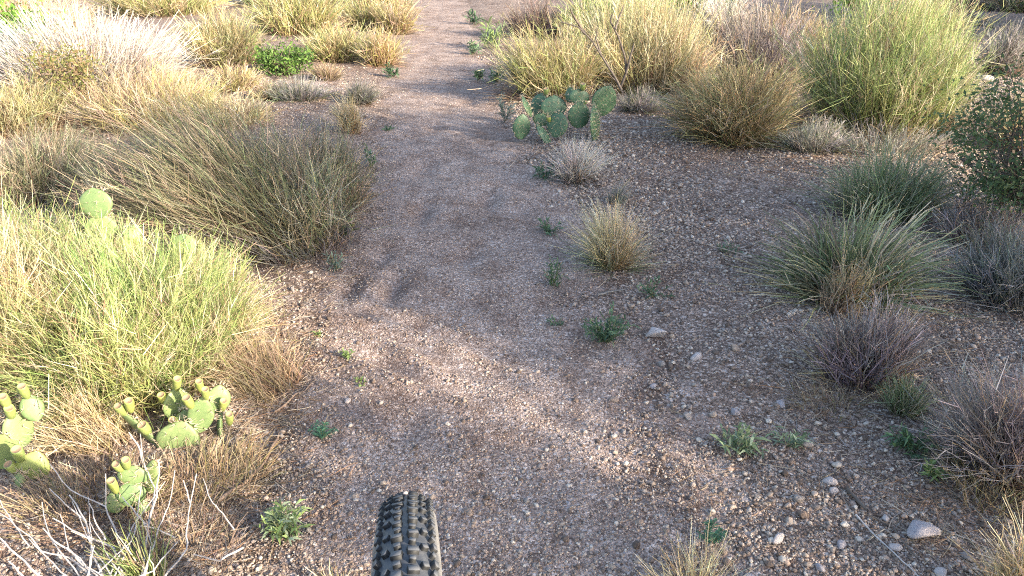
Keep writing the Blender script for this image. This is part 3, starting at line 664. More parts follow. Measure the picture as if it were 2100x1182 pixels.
# ------------------------------------------------------------------ small herbs
def herb(label, px, py, wpx, hpx, cols, stems, leaves, ll, lw, seed, pinnate=False, group='small green herbs on the gravel'):
    rng = np.random.default_rng(seed); p = ground_at(px, py); D = depth(p)
    w = wpx * D / FPX; H = hpx * D / FPX / .9; p.z -= .004
    root = tag(empty('herb', p), label, 'herb', group)
    cols = np.array(cols); k = 5
    th = rng.random(stems) * 6.283; r = rng.uniform(.35, 1, stems)
    tip = np.stack([np.cos(th) * r * w * .5, np.sin(th) * r * w * .45, H * rng.uniform(.35, 1, stems) * (1.15 - .6 * r)], -1)
    t = np.linspace(0, 1, k)[None, :, None]
    pts = tip[:, None] * t; pts[:, :, 2] = tip[:, None, 2] * (1.5 * t[:, :, 0] - .5 * t[:, :, 0] ** 2)
    pts += rng.normal(size=(stems, 1, 3)) * .02 * w * np.sin(t * 3.14)
    sc = np.tile(np.array([.2, .2, .09]), (stems, k, 1)) * rng.uniform(.8, 1.2, (stems, 1, 1))
    V, F, C = ribbons(pts, np.full((stems, k), .0016), sc, rng)
    link('stems', mesh_np('stems', V, F, C), M['blade'], root)
    n = stems * leaves
    i = np.repeat(np.arange(stems), leaves)
    f = (np.tile(np.linspace(.2, 1, leaves), stems)) * (k - 1.001); j = f.astype(int); f = f - j
    p0 = pts[i, j] * (1 - f)[:, None] + pts[i, j + 1] * f[:, None]
    tg = pts[i, j + 1] - pts[i, j]; tg /= np.linalg.norm(tg, axis=1, keepdims=True) + 1e-9
    if pinnate:
        sd = np.cross(tg, np.array([0, 0, 1.0])); sd /= np.linalg.norm(sd, axis=1, keepdims=True) + 1e-9
        d = sd * np.where(np.arange(n) % 2, 1, -1)[:, None] + tg * .5 + rng.normal(size=(n, 3)) * .12
    else:
        d = tg * .7 + rng.normal(size=(n, 3)) * .6; d[:, 2] += .25
    d /= np.linalg.norm(d, axis=1, keepdims=True)
    L = (ll * rng.uniform(.6, 1.2, n) * D / FPX)[:, None]
    dr = np.array([0, 0, -.25])
    q = np.stack([p0, p0 + d * L * .45, p0 + d * L + dr * L], 1)
    W = L * lw
    cc = cols[rng.integers(0, len(cols), n)] * rng.uniform(.75, 1.25, (n, 1))
    sv = np.cross(d, np.array([0, 0, 1.0])) + rng.normal(size=(n, 3)) * .4
    V, F, C = ribbons(q, np.concatenate([W * .4, W, W * .12], 1), np.repeat(cc[:, None], 3, 1), rng, sv)
    V[:, 2] = np.maximum(V[:, 2], .002)
    link('leaves', mesh_np('leaves', V, F, C), M['blade'], root)
    return root
HG = [(.10, .17, .09), (.13, .21, .11), (.08, .14, .08)]; HY = [(.22, .30, .10), (.28, .36, .14), (.16, .24, .08)]; HS = [(.22, .29, .16), (.3, .36, .24), (.16, .22, .12)]
herb('bushy dark green herb beside the pale round stone', 1245, 705, 110, 85, HG, 42, 11, 17, .24, 201)
herb('sunlit pale green herb left of the tyre', 588, 1100, 105, 85, HY + HS, 34, 10, 24, .24, 202)
herb('ferny blue-green herb on the left trail edge', 662, 900, 62, 50, [(.07, .17, .10), (.10, .22, .13)], 11, 16, 11, .3, 203, True)
herb('ferny green herb at the bottom right of the trail', 1455, 1112, 82, 55, [(.06, .15, .09), (.09, .2, .12)], 10, 20, 13, .28, 204, True)
herb('grey-green herb with thick leaves on the stony ground', 1510, 925, 100, 65, HS, 16, 9, 30, .22, 205)
herb('smaller grey-green herb just right of the thick-leaved one', 1612, 915, 80, 60, HS, 9, 8, 26, .22, 206)
herb('green herb straggling from the lower right brown grass', 1870, 925, 115, 60, HG + [(.18, .27, .1)], 26, 10, 22, .24, 207)
herb('bright green tip herb at the foot of the straggling herb', 1905, 975, 55, 35, HY, 10, 8, 22, .26, 208)
herb('thin dark herb on the right trail edge beside the spiky tuft', 1133, 590, 50, 75, HG, 15, 9, 15, .25, 209)
herb('flat dark herb on the right trail edge above the thin herb', 1128, 478, 55, 32, HG, 12, 8, 14, .28, 210)
herb('sparse herb right of the lone spiky tuft', 1340, 610, 70, 45, HG, 12, 8, 15, .25, 211)
herb('green grassy herb on the left trail edge by olive clump', 708, 488, 45, 55, HG + HY, 16, 6, 28, .16, 212)
herb('tiny bright herb on the churned left trail edge', 712, 735, 26, 24, HY, 8, 7, 12, .35, 213)
herb('tiny bright herb below the churned trail edge', 738, 790, 26, 22, HY, 7, 7, 12, .35, 214)
herb('tiny green sprout in the litter by lime grass', 648, 690, 22, 16, HY, 6, 6, 10, .35, 215)
herb('dark herb at the foot of the trailside golden tuft', 806, 160, 42, 32, HG, 16, 9, 12, .3, 216)
herb('small dark herb on the far right trail edge', 980, 165, 34, 24, HG, 16, 9, 10, .3, 217)
herb('grey-green herb between far right trail edge and olive grass', 1020, 170, 42, 36, HG, 18, 9, 12, .3, 218)
herb('dark low herb patch at the right trail edge near the top', 968, 112, 44, 26, HG, 16, 9, 10, .3, 219)
herb('dark herb on the right trail edge at the top frame edge', 968, 50, 46, 30, HG, 16, 9, 10, .3, 220)
herb('green spiky herb on the bank right of the far trail', 1010, 100, 75, 60, HS + HY, 22, 8, 24, .14, 221)
herb('dark herb left of the small bleached tuft', 1118, 365, 48, 34, HG, 14, 8, 14, .28, 222)
herb('grey-blue herb beside the leftmost shaded cactus pad', 1035, 250, 40, 60, [(.12, .17, .15), (.16, .2, .18)], 16, 9, 14, .2, 223)
herb('little herb on the left trail edge below the straw tuft', 760, 345, 32, 50, HG, 10, 7, 13, .28, 224)
herb('tiny herb alone on the trail at left', 797, 270, 24, 12, HG, 7, 6, 9, .3, 225)
herb('faint blue-green herb by the trail left of the footprints', 690, 555, 50, 60, [(.15, .22, .18), (.2, .28, .22)], 10, 7, 15, .2, 226)
herb('small herb below the bushy herb on stony ground', 1140, 670, 46, 22, HG, 9, 7, 11, .28, 227)
herb('dim green herb on the gravel left of the arching grass', 1490, 520, 50, 30, HG, 10, 7, 11, .28, 228)

# ------------------------------------------------------------------ prickly pears
def pad_mesh(w, h, th, seed):
    rng = np.random.default_rng(seed)
    nt, na = 14, 18
    t = np.linspace(0, 1, nt); a = np.arange(na) / na * 2 * math.pi
    tt = t ** 1.12
    hw = w * .5 * np.clip(np.sin(math.pi * (.06 + .94 * tt) ** .95), 0, 1) ** .62; hw[0] = w * .12; hw[-1] = 0.004
    ht = th * .5 * np.clip(np.sin(math.pi * (.1 + .88 * tt)), .05, 1) ** .5; ht[-1] = .003
    bend = rng.uniform(-.12, .12)
    X = hw[:, None] * np.sign(np.cos(a)) * np.abs(np.cos(a)) ** .9 * (1 + .05 * np.sin(a * 2 + seed))[None]
    Yv = ht[:, None] * np.sin(a)[None] + (bend * h * (t ** 2))[:, None]
    Zv = np.repeat((t * h)[:, None], na, 1)
    V = np.stack([X, Yv, Zv], -1).reshape(-1, 3)
    i = np.arange(nt - 1)[:, None] * na; j = np.arange(na)[None]; j2 = (j + 1) % na
    F = np.stack([i + j, i + j2, i + na + j2, i + na + j], -1).reshape(-1, 4)
    return mesh_np('pad', V, F, smooth=True), V.reshape(nt, na, 3), bend
def spines_for(grid, w, h, th, spine_len, seed, gap=.026, fat=1.0):
    rng = np.random.default_rng(seed); nt, na, _ = grid.shape
    pos, nor = [], []
    rows = max(3, int(h / gap))
    for r_ in range(rows):
        tv = (r_ + .6) / rows; fi = tv * (nt - 1); i = min(int(fi), nt - 2); f = fi - i
        ring = grid[i] * (1 - f) + grid[i + 1] * f
        hw = np.abs(ring[:, 0]).max()
        m = max(1, int(2 * hw / gap))
        for sgn in (1, -1):
            for c in range(m):
                xx = -hw + 2 * hw * (c + .5 + (.25 if r_ % 2 else -.25)) / m
                if abs(xx) > hw * .95: continue
                ang = math.acos(max(-1, min(1, xx / hw))) * sgn
                yy = np.interp((ang % (2 * math.pi)), np.arange(na + 1) / na * 2 * math.pi, np.append(ring[:, 1], ring[0, 1]))
                pos.append((xx, yy, tv * h)); nor.append((xx / hw * .35, sgn, .15))
        for sgn in (1, -1):
            pos.append((hw * sgn, ring[:, 1].mean(), tv * h)); nor.append((sgn, 0, .3))
    for c in np.linspace(-.6, .6, 5):
        pos.append((c * w * .4, grid[-1, :, 1].mean(), h * (1 - .18 * c * c))); nor.append((c, 0, 1))
    pos = np.array(pos); nor = np.array(nor, float); nor /= np.linalg.norm(nor, axis=1, keepdims=True)
    # areoles: little flattened octahedra
    o = np.array([[1, 0, 0], [-1, 0, 0], [0, 1, 0], [0, -1, 0], [0, 0, 1], [0, 0, -1]], float) * .0026 * fat
    of = np.array([[0, 2, 4], [2, 1, 4], [1, 3, 4], [3, 0, 4], [2, 0, 5], [1, 2, 5], [3, 1, 5], [0, 3, 5]])
    n = len(pos)
    AV = (pos[:, None] + o[None]).reshape(-1, 3); AF = (of[None] + (np.arange(n) * 6)[:, None, None]).reshape(-1, 3)
    # spines: two or three per areole
    keep = np.repeat(np.arange(n), rng.integers(2, 5, n))
    p = pos[keep]; d = nor[keep] + rng.normal(size=(len(keep), 3)) * .45; d[:, 2] -= .1; d /= np.linalg.norm(d, axis=1, keepdims=True)
    L = spine_len * rng.uniform(.45, 1.2, len(keep))
    r3 = np.cross(d, rng.normal(size=(len(keep), 3))); r3 /= np.linalg.norm(r3, axis=1, keepdims=True); s3 = np.cross(d, r3)
    rr = .0008 * fat
    ring = np.stack([p + r3 * rr, p - r3 * rr * .5 + s3 * rr * .87, p - r3 * rr * .5 - s3 * rr * .87, p + d * L[:, None]], 1)
    SV = ring.reshape(-1, 3)
    sf = np.array([[0, 1, 3], [1, 2, 3], [2, 0, 3]]); SF = (sf[None] + (np.arange(len(keep)) * 4)[:, None, None]).reshape(-1, 3)
    return (AV, AF), (SV, SF)
def fruit_mesh(w, h, seed):
    na = 12; prof = [(.2, 0), (.33, .12), (.46, .38), (.5, .66), (.47, .86), (.46, .97), (.40, .965), (.30, .92), (.02, .90)]
    a = np.arange(na) / na * 2 * math.pi
    V = np.concatenate([np.stack([np.cos(a) * r * w, np.sin(a) * r * w, np.full(na, z * h)], -1) for r, z in prof])
    i = np.arange(len(prof) - 1)[:, None] * na; j = np.arange(na)[None]; j2 = (j + 1) % na
    F = np.stack([i + j, i + j2, i + na + j2, i + na + j], -1).reshape(-1, 4)
    me = mesh_np('fruit', V, F, smooth=True); me.materials.append(M['fruit']); me.materials.append(M['fruit_top'])
    mi = np.zeros(len(F), np.int32); mi[6 * na:] = 1
    me.polygons.foreach_set('material_index', mi)
    return me
def frame(base, tip, yaw):
    """local Z along base->tip, local Y (pad face) turned by yaw from facing the camera"""
    zc = (tip - base).normalized()
    f = Vector((math.sin(yaw), -math.cos(yaw), .15))
    y = (f - zc * f.dot(zc)).normalized(); x = y.cross(zc)
    return Matrix((x, y, zc)).transposed().to_4x4()
def prickly_pear(label, ppx, ppy, Y0, conv, pads, fruits, matn, spine_len, seed, group='prickly pear cacti'):
    """pads: (base x,y, tip x,y, width, yaw deg, depth offset); fruits: (base, tip, width, index of the pad it grows on)"""
    g = ground_at(ppx, ppy)
    root = tag(empty('prickly_pear', g), label, 'cactus', group)
    objs = []
    for k, (bx, by, tx, ty_, w, yaw, dy) in enumerate(pads):
        B = at(*conv(bx, by), Y0 + dy); T = at(*conv(tx, ty_), Y0 + dy + .02)
        h = (T - B).length * 1.06; W = w * 1.12 / conv.s * depth(B) / FPX
        if abs(yaw) > 55: W = max(W, h * .75)
        th = max(.016, min(.026, W * .2))
        me, grid, bend = pad_mesh(W, h, th, seed + k)
        o = link('pad', me, M[matn], root)
        om = Matrix.Translation(B - g) @ frame(B, T, R(yaw)); o.matrix_local = om
        (AV, AF), (SV, SF) = spines_for(grid, W, h, th, spine_len, seed + 50 + k, fat=1.1 if Y0 > 3 else 1.0)
        link('areoles', mesh_np('areoles', AV, AF), M['areole'], o)['kind'] = 'stuff'
        link('spines', mesh_np('spines', SV, SF), M['spine'], o)['kind'] = 'stuff'
        objs.append((o, om, dy))
    for k, (bx, by, tx, ty_, w, pi) in enumerate(fruits):
        o, om, dy = objs[pi]
        B = at(*conv(bx, by), Y0 + dy + .005); T = at(*conv(tx, ty_), Y0 + dy - .015)
        W = w * .88 / conv.s * depth(B) / FPX
        f = link('fruit', fruit_mesh(W, (T - B).length * .86, k), None, o)
        wm = Matrix.Translation(B - g) @ frame(B, T, R(10 * k))
        f.matrix_local = om.inverted() @ wm
    return root
class Conv:
    def __init__(s, x0, y0, sc): s.x0, s.y0, s.s = x0, y0, sc
    def __call__(s, cx, cy): return (s.x0 + cx / s.s, s.y0 + cy / s.s)
cv = Conv(1000, 150, 6.5625)
yc = ground_at(1140, 285).y
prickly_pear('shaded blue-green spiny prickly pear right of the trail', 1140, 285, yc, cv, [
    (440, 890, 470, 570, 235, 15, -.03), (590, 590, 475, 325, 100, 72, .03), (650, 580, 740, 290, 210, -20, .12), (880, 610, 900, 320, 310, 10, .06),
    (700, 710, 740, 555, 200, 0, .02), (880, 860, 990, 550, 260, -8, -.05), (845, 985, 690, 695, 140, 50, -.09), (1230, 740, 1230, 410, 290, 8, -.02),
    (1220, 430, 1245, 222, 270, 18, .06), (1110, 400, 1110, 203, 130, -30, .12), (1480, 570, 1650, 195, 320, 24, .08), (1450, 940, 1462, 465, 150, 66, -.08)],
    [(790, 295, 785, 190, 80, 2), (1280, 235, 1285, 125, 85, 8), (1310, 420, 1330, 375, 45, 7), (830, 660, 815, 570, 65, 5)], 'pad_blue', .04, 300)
cv = Conv(200, 740, 3.694)
prickly_pear('sunlit yellow-green prickly pear crowned with many fruits', 345, 935, 1.66, cv, [
    (580, 440, 615, 215, 205, 62, .06), (765, 540, 800, 285, 180, 15, .0), (905, 395, 925, 200, 160, 25, .06), (930, 600, 915, 375, 140, -70, .03),
    (570, 760, 650, 485, 275, 10, -.04), (475, 660, 205, 370, 130, -42, -.02), (640, 520, 665, 385, 110, 30, .02)],
    [(600, 225, 605, 115, 72, 0), (522, 335, 470, 240, 75, 0), (715, 355, 662, 262, 82, 1), (785, 235, 762, 138, 66, 2),
     (826, 292, 810, 198, 66, 1), (945, 378, 957, 285, 68, 2), (1003, 485, 996, 388, 68, 3), (205, 410, 142, 325, 80, 5),
     (255, 388, 230, 282, 80, 5), (395, 558, 322, 468, 92, 5), (582, 525, 562, 428, 72, 6), ], 'pad', .026, 400)
prickly_pear('sunlit prickly pear behind the bleached twigs at lower left', 260, 1040, 1.39, cv, [
    (260, 945, 285, 798, 200, 12, .0), (245, 1100, 265, 925, 180, 18, -.02), (150, 1150, 118, 1000, 130, 25, -.03), (400, 1000, 405, 775, 140, -20, .02), (340, 1180, 345, 1060, 90, 30, -.02)],
    [(185, 835, 128, 770, 75, 0), (228, 818, 208, 735, 75, 0), (145, 1000, 92, 888, 78, 1)], 'pad', .026, 440)
cv = Conv(0, 720, 3.94)
prickly_pear('prickly pear cut by the left frame edge with one round pad', 40, 1000, 1.50, cv, [
    (220, 1085, 292, 842, 215, 25, -.02), (15, 990, 30, 675, 170, 20, .02), (195, 770, 95, 500, 120, 58, .06), (305, 560, 215, 365, 160, 40, .08), (165, 1100, 160, 985, 75, 10, -.05)],
    [(70, 460, 8, 345, 90, 2), (98, 540, 65, 440, 92, 2), (225, 380, 162, 262, 86, 3), (145, 980, 45, 900, 92, 0), (172, 890, 122, 772, 105, 0)], 'pad', .028, 460)
prickly_pear('big round cactus pad showing through straw grass at left', 120, 900, 1.72, cv, [
    (545, 720, 478, 365, 290, 12, .0), (430, 360, 415, 210, 90, 40, .06)], [(415, 225, 408, 95, 75, 1)], 'pad', .024, 480)
cv = Conv(0, 0, 1.0)
prickly_pear('pale cactus pads poking out above the lime grass', 205, 640, 2.35, cv, [
    (203, 447, 190, 389, 60, 10, .0), (215, 510, 205, 440, 60, 20, .0), (205, 570, 210, 505, 62, -10, .0), (200, 640, 205, 565, 60, 0, .0),
    (275, 490, 268, 464, 34, 35, -.02), (262, 540, 270, 470, 48, 20, -.02), (378, 520, 376, 482, 46, 10, -.08), (372, 590, 378, 515, 48, 10, -.08), (370, 690, 372, 585, 50, 0, -.08)], [], 'pad', .024, 500)

# ------------------------------------------------------------------ dead wood
def branch_px(lines, Y, rad, rng, conv, jit=.03):
    out = []
    for ln in lines:
        y0 = Y + rng.uniform(-jit, jit); sl = rng.uniform(-.05, .05)
        P = [at(*conv(x, y), min(y0 + sl * i, ground_at(*conv(x, y)).y - .02 - .09 * (1 - i / len(ln)))) for i, (x, y) in enumerate(ln)]
        Q = []
        for a, b_ in zip(P[:-1], P[1:]):
            for s in (0, .33, .66):
                q = a.lerp(b_, s); Q.append(q + Vector(rng.normal(size=3) * (.0012 if s else 0)))
        Q.append(P[-1])
        r0 = rad * rng.uniform(.7, 1.15)
        out.append((Q, list(np.linspace(r0 * .45, r0, len(Q)))))
    return out
rng = np.random.default_rng(77)
cv = Conv(0, 782, 2.954)
BR = [[(300, 500), (430, 660), (640, 760), (700, 900), (730, 1010), (760, 1230)], [(0, 800), (150, 920), (250, 1030), (420, 1070), (560, 1182), (700, 1290)],
      [(320, 830), (500, 930), (690, 1010), (760, 1230)], [(0, 950), (100, 1050), (240, 1182), (300, 1290)], [(50, 1090), (140, 1182), (180, 1290)], [(260, 890), (330, 970), (440, 1040), (560, 1182)],
      [(850, 320), (870, 500), (940, 650), (900, 880), (850, 1230)], [(960, 480), (950, 700), (900, 870)], [(1190, 560), (1150, 760), (1130, 900), (1130, 1020), (960, 1240)],
      [(1060, 540), (1020, 760), (960, 890), (870, 1200)], [(640, 560), (640, 760)], [(780, 310), (850, 420), (880, 540)], [(870, 880), (960, 900), (1060, 950)],
      [(1170, 1050), (1330, 1090), (1470, 1010)], [(420, 690), (520, 850), (560, 1050), (640, 1230)], [(300, 650), (400, 750), (520, 850)], [(540, 740), (580, 860), (640, 960)],
      [(740, 700), (830, 810), (900, 880)], [(0, 720), (80, 860), (180, 1000), (200, 1010)], [(1110, 600), (1140, 700), (1150, 760)], [(1230, 590), (1290, 740), (1350, 800), (1420, 900)]]
o = empty('dead_shrub', at(240, 1250, 1.2)); o.location.z = H1(o.location.x, o.location.y)
tag(o, 'bleached white dead twigs sprawling over the lower left corner', 'shrub')
lines = branch_px(BR, 1.38, .0027, rng, cv)
FAN = []
for _ in range(13):
    x1, y1 = rng.uniform(-60, 1250), rng.uniform(560, 1010); x0, y0 = rng.uniform(480, 900) + (x1 - 600) * .15, 1240
    f = rng.uniform(.35, .65); bx, by = x1 + (x0 - x1) * f + rng.normal() * 35, y1 + (y0 - y1) * f + rng.normal() * 20
    FAN.append([(x1, y1), (bx, by), (x0, y0)])
lines += branch_px(FAN, 1.38, .0019, rng, cv)
for Q, rr in lines:
    V, F = tube([q - o.location for q in Q], rr, 6)
    link('branch', mesh_np('branch', V, F, smooth=True), M['twig'], o)
cv = Conv(0, 0, 1.0)
o = empty('dead_branches', ground_at(1268, 185))
tag(o, 'grey forked dead branches standing in tall grass upper right', 'shrub')
Yb = ground_at(1268, 185).y - .5
BR2 = [[(1150, 45), (1185, 55), (1215, 85), (1240, 125), (1262, 160), (1275, 185)], [(1255, 30), (1252, 45), (1268, 75), (1282, 120), (1284, 150), (1272, 180)],
       [(1280, 10), (1268, 40), (1262, 60)], [(1170, 20), (1180, 40), (1200, 70)], [(1245, 150), (1262, 165), (1270, 178)], [(1300, 90), (1292, 120), (1284, 150)], [(1225, 60), (1222, 80), (1232, 110)]]
for Q, rr in branch_px(BR2, Yb, .012, rng, cv, .05):
    V, F = tube([q - o.location for q in Q], rr, 6)
    link('branch', mesh_np('branch', V, F, smooth=True), M['bark'], o)
def ground_stick(label, pts, rad, m, cat='stick', lift=1.0):
    P = [ground_at(*p) for p in pts]; Q = []
    rg = np.random.default_rng(int(pts[0][0]))
    for a, b_ in zip(P[:-1], P[1:]):
        for s in (0, .33, .66): Q.append(a.lerp(b_, s) + Vector((*rg.normal(size=2) * rad * .5, 0)))
    Q.append(P[-1])
    for q in Q: q.z = H1(q.x, q.y) + rad * lift + .004
    V, F = tube([q - Q[0] for q in Q], list(np.linspace(rad, rad * .55, len(Q)) * (1 + .15 * rg.normal(size=len(Q)))), 6)
    tag(link('stick', mesh_np('stick', V, F, smooth=True), M[m], None, Q[0]), label, cat, 'fallen sticks')
ground_stick('long bent brown stick lying left of the trail', [(448, 1034), (501, 999), (548, 948), (576, 890)], .0055, 'stick')
ground_stick('short grey stick between spiky tuft and pale stone', [(1228, 608), (1255, 602), (1282, 598)], .005, 'grey_wood')
ground_stick('short stub of stick beside the thin dark herb', [(1098, 588), (1112, 584), (1122, 580)], .004, 'grey_wood')
ground_stick('dark charred twig on the stones at the lower right', [(1735, 1010), (1760, 1035), (1778, 1052)], .006, 'bark')
ground_stick('thin dark twig running toward the bottom right rock', [(1780, 1060), (1830, 1085), (1850, 1115), (1880, 1150)], .0025, 'bark')
ground_stick('pale green grass stalk lying on the lower right gravel', [(1755, 1060), (1800, 1110), (1850, 1155), (1885, 1190)], .002, 'twig', 'stalk')
ground_stick('curled dark twig beside the smaller grey-green herb', [(1622, 898), (1640, 905), (1645, 922)], .0035, 'bark')
ground_stick('dark fallen branch on shaded ground in the upper right', [(1985, 25), (2000, 40), (2025, 48)], .02, 'bark')
ground_stick('thin branch on shaded ground below the upper right corner', [(1965, 45), (1995, 52), (2040, 60)], .012, 'bark')
ground_stick('brown stick in the litter beneath the lime grass', [(560, 850), (590, 830), (640, 790)], .0035, 'stick')

# ------------------------------------------------------------------ dry litter on the ground (nobody could count it)
def litter():
    rng = np.random.default_rng(91)
    spots = [(480, 1010, 260, 150, 900), (400, 1120, 300, 120, 700), (600, 740, 160, 170, 700), (540, 880, 160, 120, 600), (600, 500, 200, 120, 500), (1700, 820, 220, 120, 500),
             (1900, 700, 250, 160, 500), (1950, 1050, 220, 130, 420), (1780, 330, 260, 60, 400), (1600, 330, 240, 60, 300), (600, 180, 160, 60, 500), (2000, 80, 160, 60, 500), (1500, 960, 350, 160, 220), (1200, 320, 160, 60, 220)]
    ps, ls, cs = [], [], []
    pal = np.array([(.42, .33, .22), (.3, .22, .15), (.24, .16, .11), (.5, .43, .34), (.34, .2, .12), (.3, .28, .27)])
    for (px, py, sx, sy, n) in spots:
        for _ in range(n):
            g = ground_at(px + rng.normal() * sx * .42, py + rng.normal() * sy * .42); D = depth(g)
            ps.append(g); ls.append(rng.uniform(.025, .09) * (1 + .12 * max(0, D - 2))); cs.append(pal[rng.integers(len(pal))] * rng.uniform(.7, 1.2))
    ps = np.array([tuple(p) for p in ps]); n = len(ps); ls = np.array(ls); cs = np.array(cs)
    a = rng.random(n) * 6.283; d = np.stack([np.cos(a), np.sin(a), rng.uniform(-.02, .22, n)], -1)
    t = np.linspace(0, 1, 4)[None, :, None]
    q = ps[:, None] + d[:, None] * t * ls[:, None, None] + rng.normal(size=(n, 1, 3)) * np.array([1, 1, .1]) * .15 * ls[:, None, None] * t ** 2
    q[:, :, 2] = np.maximum(q[:, :, 2], height(q[:, :, 0], q[:, :, 1]) + .004)
    w = (.0016 * (1 + np.clip(ps[:, 1] - 2, 0, 9) * .2))[:, None] * rng.uniform(.5, 1.6, (n, 1)) * np.array([[1, 1, .8, .4]])
    V, F, C = ribbons(q, w, np.repeat(cs[:, None], 4, 1), rng)
    o = link('dry_litter', mesh_np('dry_litter', V, F, C), M['blade']); o['kind'] = 'stuff'; o['label'] = 'dry straw and twig litter on the ground'
litter()

# ------------------------------------------------------------------ stones one can pick apart
BIG = [(1342, 690, 64, .6, 'granite', 'largest pale pink stone, rounded, right of the bushy herb'), (1892, 1095, 92, .45, 'rock', 'large flat grey granite rock at the lower right'),
       (1200, 610, 14, .6, 'stone', 'small orange stone left of the short grey stick'), (1294, 630, 18, .5, 'stone', 'small pinkish stone below the short grey stick'),
       (1367, 648, 15, .5, 'stone', 'small white stone above the largest pale stone'), (1428, 735, 30, .45, 'granite', 'pale flat stone below right of the largest pale stone'),
       (1700, 990, 34, .6, 'granite', 'pinkish pale stone among sunlit pebbles lower right'), (1708, 1008, 26, .6, 'granite', 'cream stone touching the pinkish pale stone'),
       (1508, 850, 26, .7, 'rock', 'upright grey stone behind the thick-leaved herb'), (1600, 832, 24, .6, 'rock', 'blue-grey stone beside the rusty stubble'),
       (1410, 858, 26, .5, 'stone', 'flat pink stone on gravel above the thick-leaved herb'), (1595, 1108, 36, .5, 'granite', 'flat tan stone near the ferny green herb'),
       (1725, 1120, 26, .6, 'rock', 'grey stone left of the large flat granite rock'), (1680, 1168, 26, .7, 'rock', 'pale grey stone at the bottom frame edge'),
       (1835, 1125, 28, .5, 'granite', 'pinkish stone touching the large flat rock on its left'), (1982, 1145, 34, .4, 'stone', 'flat brown stone near the straw corner blades'),
       (1930, 1180, 34, .5, 'granite', 'tan stone on the bottom edge right of the flat rock'), (1340, 795, 18, .6, 'rock', 'grey pebble stone on open gravel right of the trail'),
       (1240, 252, 14, .5, 'granite', 'white pebble beside the edge-on shaded cactus pad'), (716, 828, 22, .6, 'granite', 'pale stone on the left trail edge below tiny herb'),
       (600, 597, 18, .6, 'stone', 'orange stone left of the trail footprints'), (1157, 735, 18, .5, 'stone', 'pinkish stone at the right trail edge near bushy herb'),
       (1450, 465, 16, .6, 'stone', 'dull stone left of the arching green grass'), (2020, 165, 40, .4, 'granite', 'pale flat stone under the corner grass tuft'),
       (1535, 1185, 26, .5, 'rock', 'grey stone on bottom edge beside the straw tuft'), (1195, 990, 20, .5, 'rock', 'dark grey stone on the gravel right of the tyre'),
       (1165, 1038, 18, .6, 'rock', 'round grey stone on the gravel far right of tyre'), (1655, 915, 26, .6, 'stone', 'ochre stone beside the curled dark twig'), (1815, 1065, 22, .6, 'granite', 'white stone above the large flat granite rock')]
rng = np.random.default_rng(55)
for k, (px, py, wpx, fl, m, lab) in enumerate(BIG):
    g = ground_at(px, py); W = wpx * depth(g) / FPX * .5
    big = wpx > 40
    me = rock_mesh('stone', 3 if big else 2, 700 + k, flat=fl, rough=.03 if big else .15, cut=16 if big else 9, lo=.38 if big else .5)
    o = link('stone', me, M[m], None, (g.x, g.y, g.z + W * fl * .5)); o.scale = (W * 1.05,) * 3; o.rotation_euler = (rng.normal() * .1, rng.normal() * .1, rng.uniform(-.5, .3) if big else rng.uniform(0, 6.28))
    tag(o, lab, 'stone', 'stones on the gravel')
protos = []
for k in range(9):
    me = rock_mesh('pebble_stone', 2, 800 + k, flat=rng.uniform(.5, .75), rough=.25, cut=7); me.materials.append(M['stone']); protos.append(me)
taken = [(ground_at(b_[0], b_[1])) for b_ in BIG]
cnt = 0
MARKS = [(1342, 690, 'the largest pale pink stone'), (1892, 1095, 'the large flat granite rock'), (1245, 690, 'the bushy dark green herb'), (1510, 910, 'the thick-leaved grey-green herb'),
         (1612, 905, 'the smaller grey-green herb'), (1690, 815, 'the short rusty stubble'), (1708, 1000, 'the pinkish pale stone pair'), (1455, 1105, 'the ferny green herb'), (1870, 930, 'the straggling lower right herb'),
         (1250, 510, 'the lone spiky tuft'), (1178, 350, 'the small bleached tuft'), (1340, 605, 'the sparse herb right of the spiky tuft'), (1133, 585, 'the thin dark trailside herb'), (1500, 300, 'the round orange-tinged grass'),
         (1600, 560, 'the arching green grass'), (1665, 320, 'the low grey grass tuft'), (1490, 515, 'the dim herb left of the arching grass'), (850, 1060, 'the bike tyre'), (1195, 990, 'the dark grey stone'), (662, 895, 'the ferny blue-green herb'),
         (588, 1080, 'the sunlit herb left of the tyre'), (600, 600, 'the orange stone by the footprints'), (712, 730, 'the tiny bright churned-edge herb'), (1415, 1150, 'the thin straw tuft at the bottom edge'), (1595, 1108, 'the flat tan stone'),
         (1410, 858, 'the flat pink stone'), (1340, 795, 'the grey pebble stone on open gravel'), (1128, 470, 'the flat dark trailside herb'), (1450, 465, 'the dull stone left of arching grass')]
marks = [(ground_at(a, b_), t_) for a, b_, t_ in MARKS]
ZONES = [((1120, 1950), (620, 1182), 185), ((1120, 1750), (320, 600), 45), ((920, 1300), (760, 1182), 16), ((500, 760), (560, 1150), 14)]
